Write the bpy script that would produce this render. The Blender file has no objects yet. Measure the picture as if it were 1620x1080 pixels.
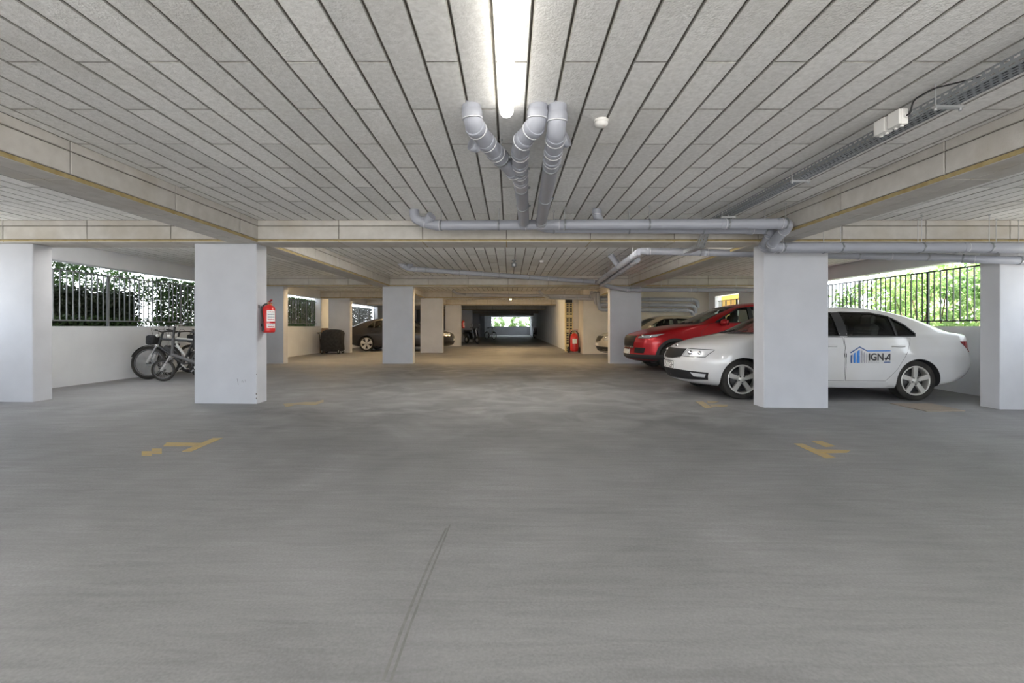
import bpy, bmesh, math, random
import numpy as np
from mathutils import Vector, Matrix, Euler, geometry
random.seed(7)
rng = np.random.default_rng(7)
C = bpy.context.scene.collection
PI = math.pi

# ------------------------------------------------------------------ camera, world, sun, exposure
F, CX, CY, HC = 735.0, 806.5, 516.3, 1.12       # focal length and principal point in pixels of a 1620x1080 frame, eye height
cam_d = bpy.data.cameras.new('camera')
cam_d.sensor_width = 36.0
cam_d.lens = 36.0 * F / 1620.0
cam_d.shift_x = (810.0 - CX) / 1620.0
cam_d.shift_y = (CY - 540.0) / 1620.0
cam_d.clip_end = 500
cam = bpy.data.objects.new('camera', cam_d)
cam.location = (0, 0, HC)
cam.rotation_euler = (PI / 2, 0, 0)
C.objects.link(cam)
sc = bpy.context.scene
sc.camera = cam
sc.view_settings.view_transform = 'Standard'
sc.view_settings.look = 'None'
sc.view_settings.gamma = 1
sc.view_settings.use_curve_mapping = False
sc.view_settings.exposure = 1.53
sc.cycles.max_bounces = 14
sc.cycles.diffuse_bounces = 8
sc.cycles.sample_clamp_indirect = 8

world = bpy.data.worlds.new('world')
sc.world = world
world.use_nodes = True
wn = world.node_tree
bg = wn.nodes['Background']
bg.inputs[0].default_value = (0.86, 0.93, 1.0, 1)
bg.inputs[1].default_value = 2.4

sun_d = bpy.data.lights.new('sun', 'SUN')
sun_d.energy = 14.0
sun_d.angle = math.radians(1.0)
sun_d.color = (1.0, 0.95, 0.85)
sun = bpy.data.objects.new('sun', sun_d)
sun.rotation_euler = Vector((-0.28, 0.72, -0.72)).to_track_quat('-Z', 'Y').to_euler()
sun.location = (15, -40, 40)
C.objects.link(sun)

LAMP_NEAR, LAMP_WARM = 2.2, 34.0               # strength of the tube diffusers (near one neutral, far ones warm)

# ------------------------------------------------------------------ helpers
def px(x, y, d):
    """world point that stands at distance d and shows at pixel x, y of the photograph"""
    return Vector(((x - CX) * d / F, d, HC - (y - CY) * d / F))

def floor_z(x, y):
    f = 1.0 if y < 7.5 else max(0.0, 1.0 - (y - 7.5) / 6.0)
    return -0.0075 * (max(-9, min(9, x)) + 4.0) * f

def wmat(o):
    m = o.matrix_basis.copy()
    while o.parent is not None:
        o = o.parent
        m = o.matrix_basis @ m
    return m

class MB:
    """collects shapes; build() links them as ONE mesh object"""
    def __init__(s):
        s.v, s.f, s.m, s.sm = [], [], [], []
        s.mi = 0
        s.smooth = False
    def add(s, vs, fs, mi=None):
        b = len(s.v)
        s.v += [tuple(v) for v in vs]
        for f in fs:
            s.f.append(tuple(i + b for i in f))
            s.m.append(s.mi if mi is None else mi)
            s.sm.append(s.smooth)
        return s
    def box(s, c, size, rot=None, bev=0.0):
        x, y, z = [k / 2 for k in size]
        if bev <= 0:
            vs = [Vector((a * x, b * y, d * z)) for a in (-1, 1) for b in (-1, 1) for d in (-1, 1)]
            fs = [(0, 1, 3, 2), (4, 6, 7, 5), (0, 4, 5, 1), (2, 3, 7, 6), (0, 2, 6, 4), (1, 5, 7, 3)]
        else:
            bm = bmesh.new()
            bmesh.ops.create_cube(bm, size=1)
            bmesh.ops.scale(bm, vec=size, verts=bm.verts)
            bmesh.ops.bevel(bm, geom=bm.edges[:], offset=min(bev, min(size) * .45), segments=2, affect='EDGES', profile=.5)
            bm.verts.index_update()
            vs = [v.co.copy() for v in bm.verts]
            fs = [tuple(v.index for v in f.verts) for f in bm.faces]
            bm.free()
        if rot is not None:
            vs = [rot @ v for v in vs]
        c = Vector(c)
        return s.add([v + c for v in vs], fs)
    def box2(s, a, b, bev=0.0):
        a, b = Vector(a), Vector(b)
        return s.box((a + b) / 2, [abs(k) for k in (b - a)], None, bev)
    def bar(s, a, b, w, h, bev=0.0):
        a, b = Vector(a), Vector(b)
        d = b - a
        q = d.to_track_quat('Y', 'Z').to_matrix()
        return s.box((a + b) / 2, (w, d.length, h), q, bev)
    def tube(s, pts, r, n=12, caps=True, closed=False):
        pts = [Vector(p) for p in pts]
        N = len(pts)
        rs = r if isinstance(r, (list, tuple)) else [r] * N
        vs, fs = [], []
        tans = []
        for i in range(N):
            if closed:
                t = pts[(i + 1) % N] - pts[i - 1]
            else:
                t = pts[min(i + 1, N - 1)] - pts[max(i - 1, 0)]
            if t.length < 1e-9:
                t = Vector((0, 0, 1))
            tans.append(t.normalized())
        t0 = tans[0]
        up = Vector((0, 0, 1)) if abs(t0.z) < .9 else Vector((1, 0, 0))
        nrm = (up - t0 * up.dot(t0)).normalized()
        for i in range(N):
            t = tans[i]
            nrm = (nrm - t * nrm.dot(t))
            nrm = nrm.normalized() if nrm.length > 1e-6 else t.orthogonal().normalized()
            bn = t.cross(nrm)
            for k in range(n):
                a = 2 * PI * k / n
                vs.append(pts[i] + (nrm * math.cos(a) + bn * math.sin(a)) * rs[i])
        M = N if closed else N - 1
        for i in range(M):
            for k in range(n):
                a, b = i * n + k, i * n + (k + 1) % n
                c, d = ((i + 1) % N) * n + (k + 1) % n, ((i + 1) % N) * n + k
                fs.append((a, b, c, d))
        sm, s.smooth = s.smooth, True
        s.add(vs, fs)
        s.smooth = sm
        if caps and not closed:
            s.add(vs[:n], [tuple(range(n))[::-1]])
            s.add(vs[-n:], [tuple(range(n))])
        return s
    def lathe(s, prof, origin=(0, 0, 0), axis='Z', n=24, smooth=True, close=False, cap=True):
        """prof: list of (radius, height) turned about axis through origin"""
        vs, fs = [], []
        o = Vector(origin)
        for (r, h) in prof:
            for k in range(n):
                a = 2 * PI * k / n
                c, d = r * math.cos(a), r * math.sin(a)
                vs.append(o + Vector({'Z': (c, d, h), 'Y': (d, h, c), 'X': (h, c, d)}[axis]))
        P = len(prof)
        for i in range(P if close else P - 1):
            for k in range(n):
                j = (i + 1) % P
                fs.append((i * n + k, i * n + (k + 1) % n, j * n + (k + 1) % n, j * n + k))
        sm, s.smooth = s.smooth, smooth
        s.add(vs, fs)
        s.smooth = sm
        if cap and not close:
            if prof[0][0] > 1e-5: s.add(vs[:n], [tuple(range(n))[::-1]])
            if prof[-1][0] > 1e-5: s.add(vs[-n:], [tuple(range(n))])
        return s
    def ball(s, c, r, n=12, m=8, scale=(1, 1, 1)):
        prof = [(max(1e-6, math.sin(PI * i / m)), -math.cos(PI * i / m)) for i in range(m + 1)]
        t = MB(); t.lathe(prof, n=n)
        c = Vector(c)
        sm, s.smooth = s.smooth, True
        s.add([c + Vector((v[0] * r * scale[0], v[1] * r * scale[1], v[2] * r * scale[2])) for v in t.v], t.f)
        s.smooth = sm
        return s
    def prism(s, poly, fn, d0, d1):
        """poly of 2-D points, fn(u, v, depth) -> point"""
        n = len(poly)
        vs = [fn(u, v, d0) for u, v in poly] + [fn(u, v, d1) for u, v in poly]
        fs = [tuple(range(n))[::-1], tuple(range(n, 2 * n))]
        fs += [(i, (i + 1) % n, n + (i + 1) % n, n + i) for i in range(n)]
        return s.add(vs, fs)
    def build(s, name, mats, parent=None, local=False):
        me = bpy.data.meshes.new(name)
        vs = s.v
        if parent is not None and not local:
            inv = wmat(parent).inverted()
            vs = [inv @ Vector(v) for v in vs]
        me.from_pydata([tuple(v) for v in vs], [], s.f)
        for m in (mats if isinstance(mats, (list, tuple)) else [mats]):
            me.materials.append(m)
        me.polygons.foreach_set('material_index', s.m)
        me.polygons.foreach_set('use_smooth', s.sm)
        me.update()
        bm = bmesh.new(); bm.from_mesh(me)
        bmesh.ops.recalc_face_normals(bm, faces=bm.faces[:])
        bm.to_mesh(me); bm.free()
        o = bpy.data.objects.new(name, me)
        C.objects.link(o)
        if parent is not None: o.parent = parent
        return o

def tag(o, label=None, cat=None, group=None, kind=None):
    if label: o['label'] = label
    if cat: o['category'] = cat
    if group: o['group'] = group
    if kind: o['kind'] = kind
    return o
def thing(name, label, cat, loc=(0, 0, 0), rotz=0.0, group=None, kind=None, rot=None):
    o = bpy.data.objects.new(name, None)
    o.empty_display_size = .1
    C.objects.link(o)
    o.location = loc
    o.rotation_euler = rot if rot else (0, 0, rotz)
    return tag(o, label, cat, group, kind)
def dup(root, loc=None, rotz=None, label=None):
    def cp(o, par):
        c = o.copy(); C.objects.link(c); c.parent = par
        for ch in [k for k in o.children]: cp(ch, c)
        return c
    c = cp(root, None)
    if loc is not None: c.location = loc
    if rotz is not None: c.rotation_euler = (0, 0, rotz)
    if label: c['label'] = label
    return c
def struct(name, mb, mats, label=None, parent=None):
    o = mb.build(name, mats, parent)
    if parent is None: o['kind'] = 'structure'
    if label: o['label'] = label
    return o
def smooth_path(pts, r=.12, n=6):
    """rounds the corners of a polyline with arcs (quadratic)"""
    pts = [Vector(p) for p in pts]
    out = [pts[0]]
    for i in range(1, len(pts) - 1):
        a, b, c = pts[i - 1], pts[i], pts[i + 1]
        d1, d2 = (a - b), (c - b)
        k = min(r, d1.length * .49, d2.length * .49)
        p, q = b + d1.normalized() * k, b + d2.normalized() * k
        for j in range(n + 1):
            t = j / n
            out.append(p * (1 - t) ** 2 + b * 2 * t * (1 - t) + q * t * t)
    out.append(pts[-1])
    return out

# ------------------------------------------------------------------ materials
def mat(name, col, rough=.6, metal=0.0, coat=0.0, spec=.5, emit=None, estr=0.0, trans=0.0, alpha=1.0):
    m = bpy.data.materials.new(name)
    m.use_nodes = True
    b = m.node_tree.nodes['Principled BSDF']
    b.inputs['Base Color'].default_value = (*col, 1)
    b.inputs['Roughness'].default_value = rough
    b.inputs['Metallic'].default_value = metal
    b.inputs['Coat Weight'].default_value = coat
    b.inputs['Coat Roughness'].default_value = .05
    b.inputs['Specular IOR Level'].default_value = spec
    b.inputs['Transmission Weight'].default_value = trans
    b.inputs['Alpha'].default_value = alpha
    if emit:
        b.inputs['Emission Color'].default_value = (*emit, 1)
        b.inputs['Emission Strength'].default_value = estr
    return m
def noisy(name, c1, c2, scale=20, rough=.8, bump=.2, bscale=None, detail=6, dist=.01, stain=None, rand=0.0, coords='Object', spec=.3):
    """two colours mixed by noise, plus noise bump; stain=(colour, scale, amount); rand: brightness change per object"""
    m = mat(name, c1, rough, spec=spec)
    t = m.node_tree; N, L = t.nodes, t.links
    b = N['Principled BSDF']
    tc = N.new('ShaderNodeTexCoord')
    if coords != 'World':
        src = tc.outputs[coords]
    else:
        src = N.new('ShaderNodeNewGeometry').outputs['Position']
    n1 = N.new('ShaderNodeTexNoise'); n1.inputs['Scale'].default_value = scale; n1.inputs['Detail'].default_value = detail
    L.new(src, n1.inputs['Vector'])
    r1 = N.new('ShaderNodeValToRGB')
    r1.color_ramp.elements[0].position = .32; r1.color_ramp.elements[1].position = .68
    r1.color_ramp.elements[0].color = (*c1, 1); r1.color_ramp.elements[1].color = (*c2, 1)
    L.new(n1.outputs['Fac'], r1.inputs['Fac'])
    out = r1.outputs['Color']
    if stain:
        n2 = N.new('ShaderNodeTexNoise'); n2.inputs['Scale'].default_value = stain[1]; n2.inputs['Detail'].default_value = 4
        L.new(src, n2.inputs['Vector'])
        r2 = N.new('ShaderNodeMapRange'); r2.inputs[1].default_value = .52; r2.inputs[2].default_value = .75
        r2.inputs[3].default_value = 0; r2.inputs[4].default_value = stain[2]
        L.new(n2.outputs['Fac'], r2.inputs[0])
        mx = N.new('ShaderNodeMix'); mx.data_type = 'RGBA'
        L.new(r2.outputs[0], mx.inputs['Factor']); L.new(out, mx.inputs['A'])
        mx.inputs['B'].default_value = (*stain[0], 1)
        out = mx.outputs['Result']
    if rand:
        oi = N.new('ShaderNodeObjectInfo')
        mr = N.new('ShaderNodeMapRange'); mr.inputs[3].default_value = 1 - rand; mr.inputs[4].default_value = 1 + rand * .6
        L.new(oi.outputs['Random'], mr.inputs[0])
        mm = N.new('ShaderNodeMix'); mm.data_type = 'RGBA'; mm.blend_type = 'MULTIPLY'; mm.inputs['Factor'].default_value = 1
        L.new(out, mm.inputs['A']); L.new(mr.outputs[0], mm.inputs['B'])
        out = mm.outputs['Result']
    L.new(out, b.inputs['Base Color'])
    if bump:
        nb = N.new('ShaderNodeTexNoise'); nb.inputs['Scale'].default_value = bscale or scale * 4; nb.inputs['Detail'].default_value = 5
        L.new(src, nb.inputs['Vector'])
        bp = N.new('ShaderNodeBump'); bp.inputs['Strength'].default_value = bump; bp.inputs['Distance'].default_value = dist
        L.new(nb.outputs['Fac'], bp.inputs['Height'])
        L.new(bp.outputs['Normal'], b.inputs['Normal'])
    return m

M = {}
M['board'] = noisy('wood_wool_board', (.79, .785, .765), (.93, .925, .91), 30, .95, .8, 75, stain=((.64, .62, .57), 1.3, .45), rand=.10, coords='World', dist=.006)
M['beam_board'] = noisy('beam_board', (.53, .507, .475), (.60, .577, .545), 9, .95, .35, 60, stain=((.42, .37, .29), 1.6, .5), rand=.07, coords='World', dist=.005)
M['board_edge'] = noisy('board_edge', (.33, .32, .30), (.48, .47, .44), 30, .95, .3, 80, coords='World')
M['joint'] = noisy('dark_joint', (.13, .12, .10), (.22, .20, .17), 14, .95, .3, coords='World')
M['ochre'] = noisy('ochre_mortar', (.36, .27, .12), (.45, .37, .20), 12, .95, .4, 60, coords='World')
M['column'] = noisy('grey_white_paint', (.50, .512, .55), (.54, .552, .59), 3, .75, .12, 140, coords='World', dist=.004, stain=((.47, .48, .52), .9, .35))
M['wall'] = noisy('wall_paint', (.66, .68, .72), (.71, .73, .765), 2.2, .8, .15, 120, coords='World', dist=.004, stain=((.58, .59, .61), .7, .4))
M['beige'] = noisy('beige_plaster', (.60, .56, .50), (.66, .62, .56), 2, .85, .15, 110, coords='World', dist=.004)
M['pvc'] = mat('grey_pvc', (.36, .375, .43), .32)
M['pvc_pale'] = mat('pale_pvc_seal', (.62, .63, .66), .35)
M['zinc_dark'] = mat('weathered_zinc', (.34, .36, .38), .45, metal=.75)
M['zinc'] = mat('galvanised_steel', (.62, .63, .64), .35, metal=.9)
M['black'] = mat('black_plastic', (.018, .018, .02), .5)
M['rubber'] = noisy('tyre_rubber', (.022, .021, .02), (.05, .046, .042), 6, .85, .1)
M['white_plastic'] = mat('white_plastic', (.80, .79, .77), .4)
M['rust'] = noisy('rusty_steel', (.22, .13, .07), (.32, .22, .15), 8, .8, .2)
M['red'] = mat('red_enamel', (.62, .02, .018), .3, coat=.5)
M['paper'] = mat('label_paper', (.78, .78, .76), .6)
M['ink'] = mat('print_ink', (.03, .03, .035), .6)
M['brass'] = mat('brass', (.75, .60, .32), .3, metal=1)
M['chrome'] = mat('chrome', (.85, .85, .87), .12, metal=1)
M['lamp'] = mat('lit_diffuser', (.9, .9, .88), .4, emit=(1.0, .96, .88), estr=LAMP_NEAR)
M['added_lamp_far'] = mat('added_far_diffuser', (.9, .9, .88), .4, emit=(1.0, .96, .90), estr=21.0)  # glow of the hidden lamps added behind the first cross beam
M['added_lamp_side'] = mat('added_side_diffuser', (.9, .9, .88), .4, emit=(1.0, .96, .90), estr=21.0)  # glow of the unseen lamps added around the viewer
M['lamp_warm'] = mat('lit_warm_diffuser', (.9, .88, .8), .4, emit=(1.0, .70, .36), estr=LAMP_WARM)
M['lamp_body'] = mat('lamp_housing', (.72, .72, .70), .4)

def floor_material():
    m = noisy('trowelled_concrete', (.228, .228, .235), (.262, .261, .268), 1.1, .62, .10, 160, detail=9, coords='World', dist=.002, spec=.35)
    t = m.node_tree; N, L = t.nodes, t.links
    b = N['Principled BSDF']
    src = N.new('ShaderNodeNewGeometry').outputs['Position']
    base = b.inputs['Base Color'].links[0].from_socket
    # trowel swirls: stretched, distorted noise
    w = N.new('ShaderNodeTexNoise'); w.inputs['Scale'].default_value = .55; w.inputs['Detail'].default_value = 8; w.inputs['Distortion'].default_value = 2.6
    L.new(src, w.inputs['Vector'])
    r = N.new('ShaderNodeMapRange'); r.inputs[1].default_value = .3; r.inputs[2].default_value = .7; r.inputs[3].default_value = .89; r.inputs[4].default_value = 1.09
    L.new(w.outputs['Fac'], r.inputs[0])
    mp = N.new('ShaderNodeMapping'); mp.inputs['Scale'].default_value = (1.6, 14, 1)
    mp.inputs['Rotation'].default_value = (0, 0, .25)
    L.new(src, mp.inputs['Vector'])
    g = N.new('ShaderNodeTexNoise'); g.inputs['Scale'].default_value = 1.2; g.inputs['Detail'].default_value = 6; g.inputs['Distortion'].default_value = 1.0
    L.new(mp.outputs[0], g.inputs['Vector'])
    r3 = N.new('ShaderNodeMapRange'); r3.inputs[1].default_value = .3; r3.inputs[2].default_value = .7; r3.inputs[3].default_value = .89; r3.inputs[4].default_value = 1.08
    L.new(g.outputs['Fac'], r3.inputs[0])
    # fine grit
    s = N.new('ShaderNodeTexNoise'); s.inputs['Scale'].default_value = 90; s.inputs['Detail'].default_value = 3
    L.new(src, s.inputs['Vector'])
    r2 = N.new('ShaderNodeMapRange'); r2.inputs[1].default_value = .3; r2.inputs[2].default_value = .7; r2.inputs[3].default_value = .90; r2.inputs[4].default_value = 1.10
    L.new(s.outputs['Fac'], r2.inputs[0])
    mu = N.new('ShaderNodeMath'); mu.operation = 'MULTIPLY'; L.new(r.outputs[0], mu.inputs[0]); L.new(r2.outputs[0], mu.inputs[1])
    mu2 = N.new('ShaderNodeMath'); mu2.operation = 'MULTIPLY'; L.new(mu.outputs[0], mu2.inputs[0]); L.new(r3.outputs[0], mu2.inputs[1])
    # broken dark patch painted over the stained floor to offset the added lamps' light
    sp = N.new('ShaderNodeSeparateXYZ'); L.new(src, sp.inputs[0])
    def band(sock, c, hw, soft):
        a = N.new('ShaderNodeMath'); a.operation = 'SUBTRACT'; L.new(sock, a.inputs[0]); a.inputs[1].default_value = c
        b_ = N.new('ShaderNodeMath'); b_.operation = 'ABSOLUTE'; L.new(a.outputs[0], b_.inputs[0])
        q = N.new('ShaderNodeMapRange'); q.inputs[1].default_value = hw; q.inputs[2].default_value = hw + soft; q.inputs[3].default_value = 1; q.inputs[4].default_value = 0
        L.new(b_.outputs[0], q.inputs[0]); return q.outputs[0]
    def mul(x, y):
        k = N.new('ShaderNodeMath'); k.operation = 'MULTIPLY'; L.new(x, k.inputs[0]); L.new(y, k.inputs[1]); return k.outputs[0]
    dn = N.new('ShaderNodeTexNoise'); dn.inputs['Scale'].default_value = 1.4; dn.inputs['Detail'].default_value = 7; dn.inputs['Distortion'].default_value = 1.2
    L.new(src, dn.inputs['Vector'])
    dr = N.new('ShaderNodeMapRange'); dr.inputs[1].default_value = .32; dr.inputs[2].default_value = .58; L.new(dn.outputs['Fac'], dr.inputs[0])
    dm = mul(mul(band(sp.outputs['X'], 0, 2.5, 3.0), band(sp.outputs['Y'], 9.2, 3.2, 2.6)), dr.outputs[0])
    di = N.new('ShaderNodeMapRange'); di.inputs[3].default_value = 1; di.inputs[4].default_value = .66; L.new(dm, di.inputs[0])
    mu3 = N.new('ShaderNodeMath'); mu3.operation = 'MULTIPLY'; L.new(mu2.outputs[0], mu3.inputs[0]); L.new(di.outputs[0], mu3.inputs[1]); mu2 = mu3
    mx = N.new('ShaderNodeMix'); mx.data_type = 'RGBA'; mx.blend_type = 'MULTIPLY'; mx.inputs['Factor'].default_value = 1
    L.new(base, mx.inputs['A']); L.new(mu2.outputs[0], mx.inputs['B'])
    L.new(mx.outputs['Result'], b.inputs['Base Color'])
    return m
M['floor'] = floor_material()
# ------------------------------------------------------------------ the setting
ZC, ZS = 2.638, 2.326           # ceiling boards, beam soffits
XL, XR = -8.10, 8.13            # inner faces of the side walls
BX0, BX1 = -3.61, 3.575         # inner faces of the long beams
BW = 0.43                       # width of the long beams
ROWS = [(6.65, 7.11), (13.95, 14.41), (19.85, 20.3), (26.3, 26.75), (34.0, 34.45), (42.5, 42.95), (51.0, 51.45)]
Y0, YE = -6.0, 60.0

# floor: slopes a little to the right near the camera
def build_floor():
    xs = [-9.0, -7, -4, 0, 4, 7, 9.0]
    ys = [-8, -2, 2, 5, 7.5, 9, 10.5, 12, 13.5, 20, 40, 60.3]
    vs = [(x, y, floor_z(x, y)) for y in ys for x in xs]
    nx = len(xs)
    fs = [(j * nx + i, j * nx + i + 1, (j + 1) * nx + i + 1, (j + 1) * nx + i) for j in range(len(ys) - 1) for i in range(nx - 1)]
    mb = MB(); mb.smooth = True; mb.add(vs, fs)
    # thickness, so that it is a slab
    mb.smooth = False
    mb.box2((-9.0, -8, -.45), (9.0, 60.3, -.2))
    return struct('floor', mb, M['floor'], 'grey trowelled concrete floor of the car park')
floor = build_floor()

_board_cache = {}
def board(size, mt, bev=.005):
    key = (tuple(round(k, 3) for k in size), mt.name)
    if key not in _board_cache:
        x, y, z = [k / 2 for k in size]
        bb = min(bev, x * .4, y * .4)
        me = bpy.data.meshes.new('board')
        # a slab whose show face (-z side) has chamfered edges
        vs = [(-x, -y, z), (x, -y, z), (x, y, z), (-x, y, z),
              (-x, -y, -z + bb), (x, -y, -z + bb), (x, y, -z + bb), (-x, y, -z + bb),
              (-x + bb, -y + bb, -z), (x - bb, -y + bb, -z), (x - bb, y - bb, -z), (-x + bb, y - bb, -z)]
        fs = [(0, 1, 2, 3), (8, 11, 10, 9)]
        for a, c in ((0, 4), (4, 8)):
            for k in range(4):
                fs.append((a + k, c + k, c + (k + 1) % 4, a + (k + 1) % 4))
        me.from_pydata(vs, [], fs)
        me.materials.append(mt)
        if mt == M['board']:
            me.materials.append(M['board_edge'])
            for p in me.polygons:
                if p.index > 1: p.material_index = 1
        _board_cache[key] = me
    return _board_cache[key]
def place_board(name, parent, centre, size, mt, rot=(0, 0, 0)):
    o = bpy.data.objects.new(name, board(size, mt))
    C.objects.link(o)
    o.parent = parent
    o.location = Vector(centre) - parent.location
    o.rotation_euler = rot
    return o

TW, TL, GAP, TH = .2, 1.2, .011, .020
def ceiling_bay(label, x0, x1, y0, y1, single=True):
    root_mb = MB(); root_mb.box2((x0, y0, ZC + TH * .62), (x1, y1, ZC + .25))
    root = struct('ceiling', root_mb, M['joint'], label)
    root.location = (0, 0, 0)
    stuff = MB()
    k0 = math.floor((x0 - .11) / TW); k1 = math.ceil((x1 - .11) / TW)
    for k in range(k0, k1):
        a, b = max(x0, .11 + k * TW), min(x1, .11 + (k + 1) * TW)
        if b - a < .03: continue
        off = 6.268 if k % 2 == 1 else 5.65
        j0 = math.floor((y0 - off) / TL)
        j = j0
        while off + j * TL < y1:
            c, d = max(y0, off + j * TL), min(y1, off + (j + 1) * TL)
            j += 1
            if d - c < .04: continue
            dz = rng.uniform(-.002, .002)
            cen = ((a + b) / 2, (c + d) / 2, ZC + TH / 2 + dz)
            size = (b - a - GAP, d - c - GAP * .8, TH)
            if single:
                place_board('ceiling_tile', root, cen, size, M['board'])
            else:
                me = board(size, M['board'])
                stuff.add([Vector(v.co) + Vector(cen) for v in me.vertices], [tuple(p.vertices) for p in me.polygons if p.index < 2], 0)
                stuff.add([Vector(v.co) + Vector(cen) for v in me.vertices], [tuple(p.vertices) for p in me.polygons if p.index > 1], 1)
    if not single:
        o = stuff.build('ceiling_tiles', [M['board'], M['board_edge']], root); o['kind'] = 'stuff'
    return root
r1a, r1b = ROWS[0]; r2a, r2b = ROWS[1]
ceiling_bay('tiled concrete ceiling of the nearest middle bay with the lit lamp', BX0, BX1, .25, r1a)
ceiling_bay('tiled ceiling over the nearest left bay', XL, BX0 - BW, .25, r1a)
ceiling_bay('tiled ceiling over the nearest right bay', BX1 + BW, XR, .25, r1a)
ceiling_bay('tiled ceiling of the middle bay behind the first cross beam', BX0, BX1, r1b, r2a)
ceiling_bay('tiled ceiling over the bikes', XL, BX0 - BW, r1b, r2a, False)
ceiling_bay('tiled ceiling over the white and red cars', BX1 + BW, XR, r1b, r2a, False)
for i in range(1, len(ROWS)):
    a = ROWS[i][1]; b = ROWS[i + 1][0] if i + 1 < len(ROWS) else YE
    n = ['third', 'fourth', 'fifth', 'sixth', 'seventh', 'last'][i - 1]
    if i < 4:
        ceiling_bay('tiled ceiling of the %s middle bay' % n, BX0, BX1, a, b, False)
        ceiling_bay('tiled ceiling of the %s left bay' % n, XL, BX0 - BW, a, b, False)
        if i < 2: ceiling_bay('tiled ceiling of the %s right bay' % n, BX1 + BW, XR, a, b, False)
        else: struct('ceiling', MB().box2((BX1 + BW, a, ZC), (XR, b, ZC + .25)), M['board'], 'ceiling over the walled room of the %s right bay' % n)
    else:
        struct('ceiling', MB().box2((XL, a, ZC), (XR, b, ZC + .25)), M['board'], 'dark ceiling slab of the %s bay' % n)
ceil_back = struct('ceiling', MB().box2((XL, Y0, ZC), (XR, .25, ZC + .25)), M['board'], 'ceiling slab above and behind the viewer')
struct('roof', MB().box2((XL - .7, Y0, ZC + .252), (XR + .95, YE + .45, ZC + 4.5)), M['column'], 'unseen storey above the car park, height and eave shaped to block the sun')  # unseen block; height and overhang chosen to keep sun off hedge and interior

# ---- beams: a core with boards on its faces; main strip, top strip and soffit boards, ochre mortar line at the lower edge
GR = .04                      # height of the ochre groove
ZT = 2.556                    # joint between main and top strip
BT = .014
def beam_boards(root, axis, face, lo, hi, off, sign, soffit=None, single=True):
    """boards on one vertical face. axis 'X': beam runs along x, face is at y=face, looking towards sign*y"""
    segs = []
    j = math.floor((lo - off) / TL)
    while off + j * TL < hi:
        a, b = max(lo, off + j * TL), min(hi, off + (j + 1) * TL)
        j += 1
        if b - a > .04: segs.append((a, b))
    stuff = MB()
    def put(c, size, rot):
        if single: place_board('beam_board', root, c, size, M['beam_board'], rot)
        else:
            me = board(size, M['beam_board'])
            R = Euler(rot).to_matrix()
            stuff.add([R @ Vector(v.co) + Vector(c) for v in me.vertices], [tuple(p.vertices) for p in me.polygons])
    for a, b in segs:
        for z0, z1 in ((ZS + GR, ZT), (ZT, ZC + .004)):
            n = face + sign * (BT / 2 - .004) * 1.0
            zc, h, u, w = (z0 + z1) / 2, z1 - z0 - .009, (a + b) / 2, b - a - .01
            if axis == 'X':
                put((u, n, zc), (w, h, BT), (sign * PI / 2, 0, 0))
            else:
                put((n, u, zc), (h, w, BT), (0, -sign * PI / 2, 0))
        if soffit:
            s0, s1 = soffit
            mid = (s0 + s1) / 2
            for q0, q1 in ((s0, mid), (mid, s1)):
                if axis == 'X':
                    if q0 == mid: continue
                    put(((a + b) / 2, mid, ZS + BT / 2), (b - a - .01, s1 - s0 + .004, BT), (0, 0, 0))
                else:
                    put(((q0 + q1) / 2, (a + b) / 2, ZS + BT / 2), (q1 - q0 - .006, b - a - .01, BT), (0, 0, 0))
    if not single and stuff.v:
        o = stuff.build('beam_boards', M['beam_board'], root); o['kind'] = 'stuff'
def cross_beam(y0, y1, x0, x1, label, single, front_only=False):
    mb = MB(); mb.box2((x0, y0 + .008, ZS + .008), (x1, y1 - .008, ZC + .25))
    root = struct('beam', mb, M['joint'], label)
    m2 = MB(); m2.box2((x0, y0 - .001, ZS + .004), (x1, y1 + .001, ZS + GR - .003)); m2.build('mortar_line', M['ochre'], root)
    beam_boards(root, 'X', y0, x0, x1, (536 - CX) * 6.65 / F, -1, (y0, y1), single)
    beam_boards(root, 'X', y1, x0, x1, (536 - CX) * 6.65 / F, 1, None, False)
    return root
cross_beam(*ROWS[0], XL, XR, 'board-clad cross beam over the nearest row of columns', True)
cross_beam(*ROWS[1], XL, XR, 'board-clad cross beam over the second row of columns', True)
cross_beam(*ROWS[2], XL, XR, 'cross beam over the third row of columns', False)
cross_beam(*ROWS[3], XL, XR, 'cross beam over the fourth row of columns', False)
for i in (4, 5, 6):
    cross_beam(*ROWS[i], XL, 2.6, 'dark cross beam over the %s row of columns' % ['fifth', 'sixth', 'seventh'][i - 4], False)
def long_beam(inner, side, y0, y1, label, single):
    """side -1: the left beam (outer face further left)"""
    outer = inner + side * BW
    a, b = min(inner, outer), max(inner, outer)
    mb = MB(); mb.box2((a + .008, y0, ZS + .008), (b - .008, y1, ZC + .25))
    root = struct('beam', mb, M['joint'], label)
    m2 = MB(); m2.box2((a - .001, y0, ZS + .004), (b + .001, y1, ZS + GR - .003)); m2.build('mortar_line', M['ochre'], root)
    beam_boards(root, 'Y', inner, y0, y1, 5.01, -side, (a, b), single)
    beam_boards(root, 'Y', outer, y0, y1, 5.01, side, None, False)
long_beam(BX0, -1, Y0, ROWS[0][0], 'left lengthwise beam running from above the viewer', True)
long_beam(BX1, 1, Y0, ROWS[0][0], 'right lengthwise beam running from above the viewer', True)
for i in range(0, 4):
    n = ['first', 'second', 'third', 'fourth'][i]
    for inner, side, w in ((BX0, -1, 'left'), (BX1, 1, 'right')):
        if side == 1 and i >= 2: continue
        long_beam(inner, side, ROWS[i][1], ROWS[i + 1][0], '%s lengthwise beam behind the %s cross beam' % (w, n), i == 0)

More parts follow.
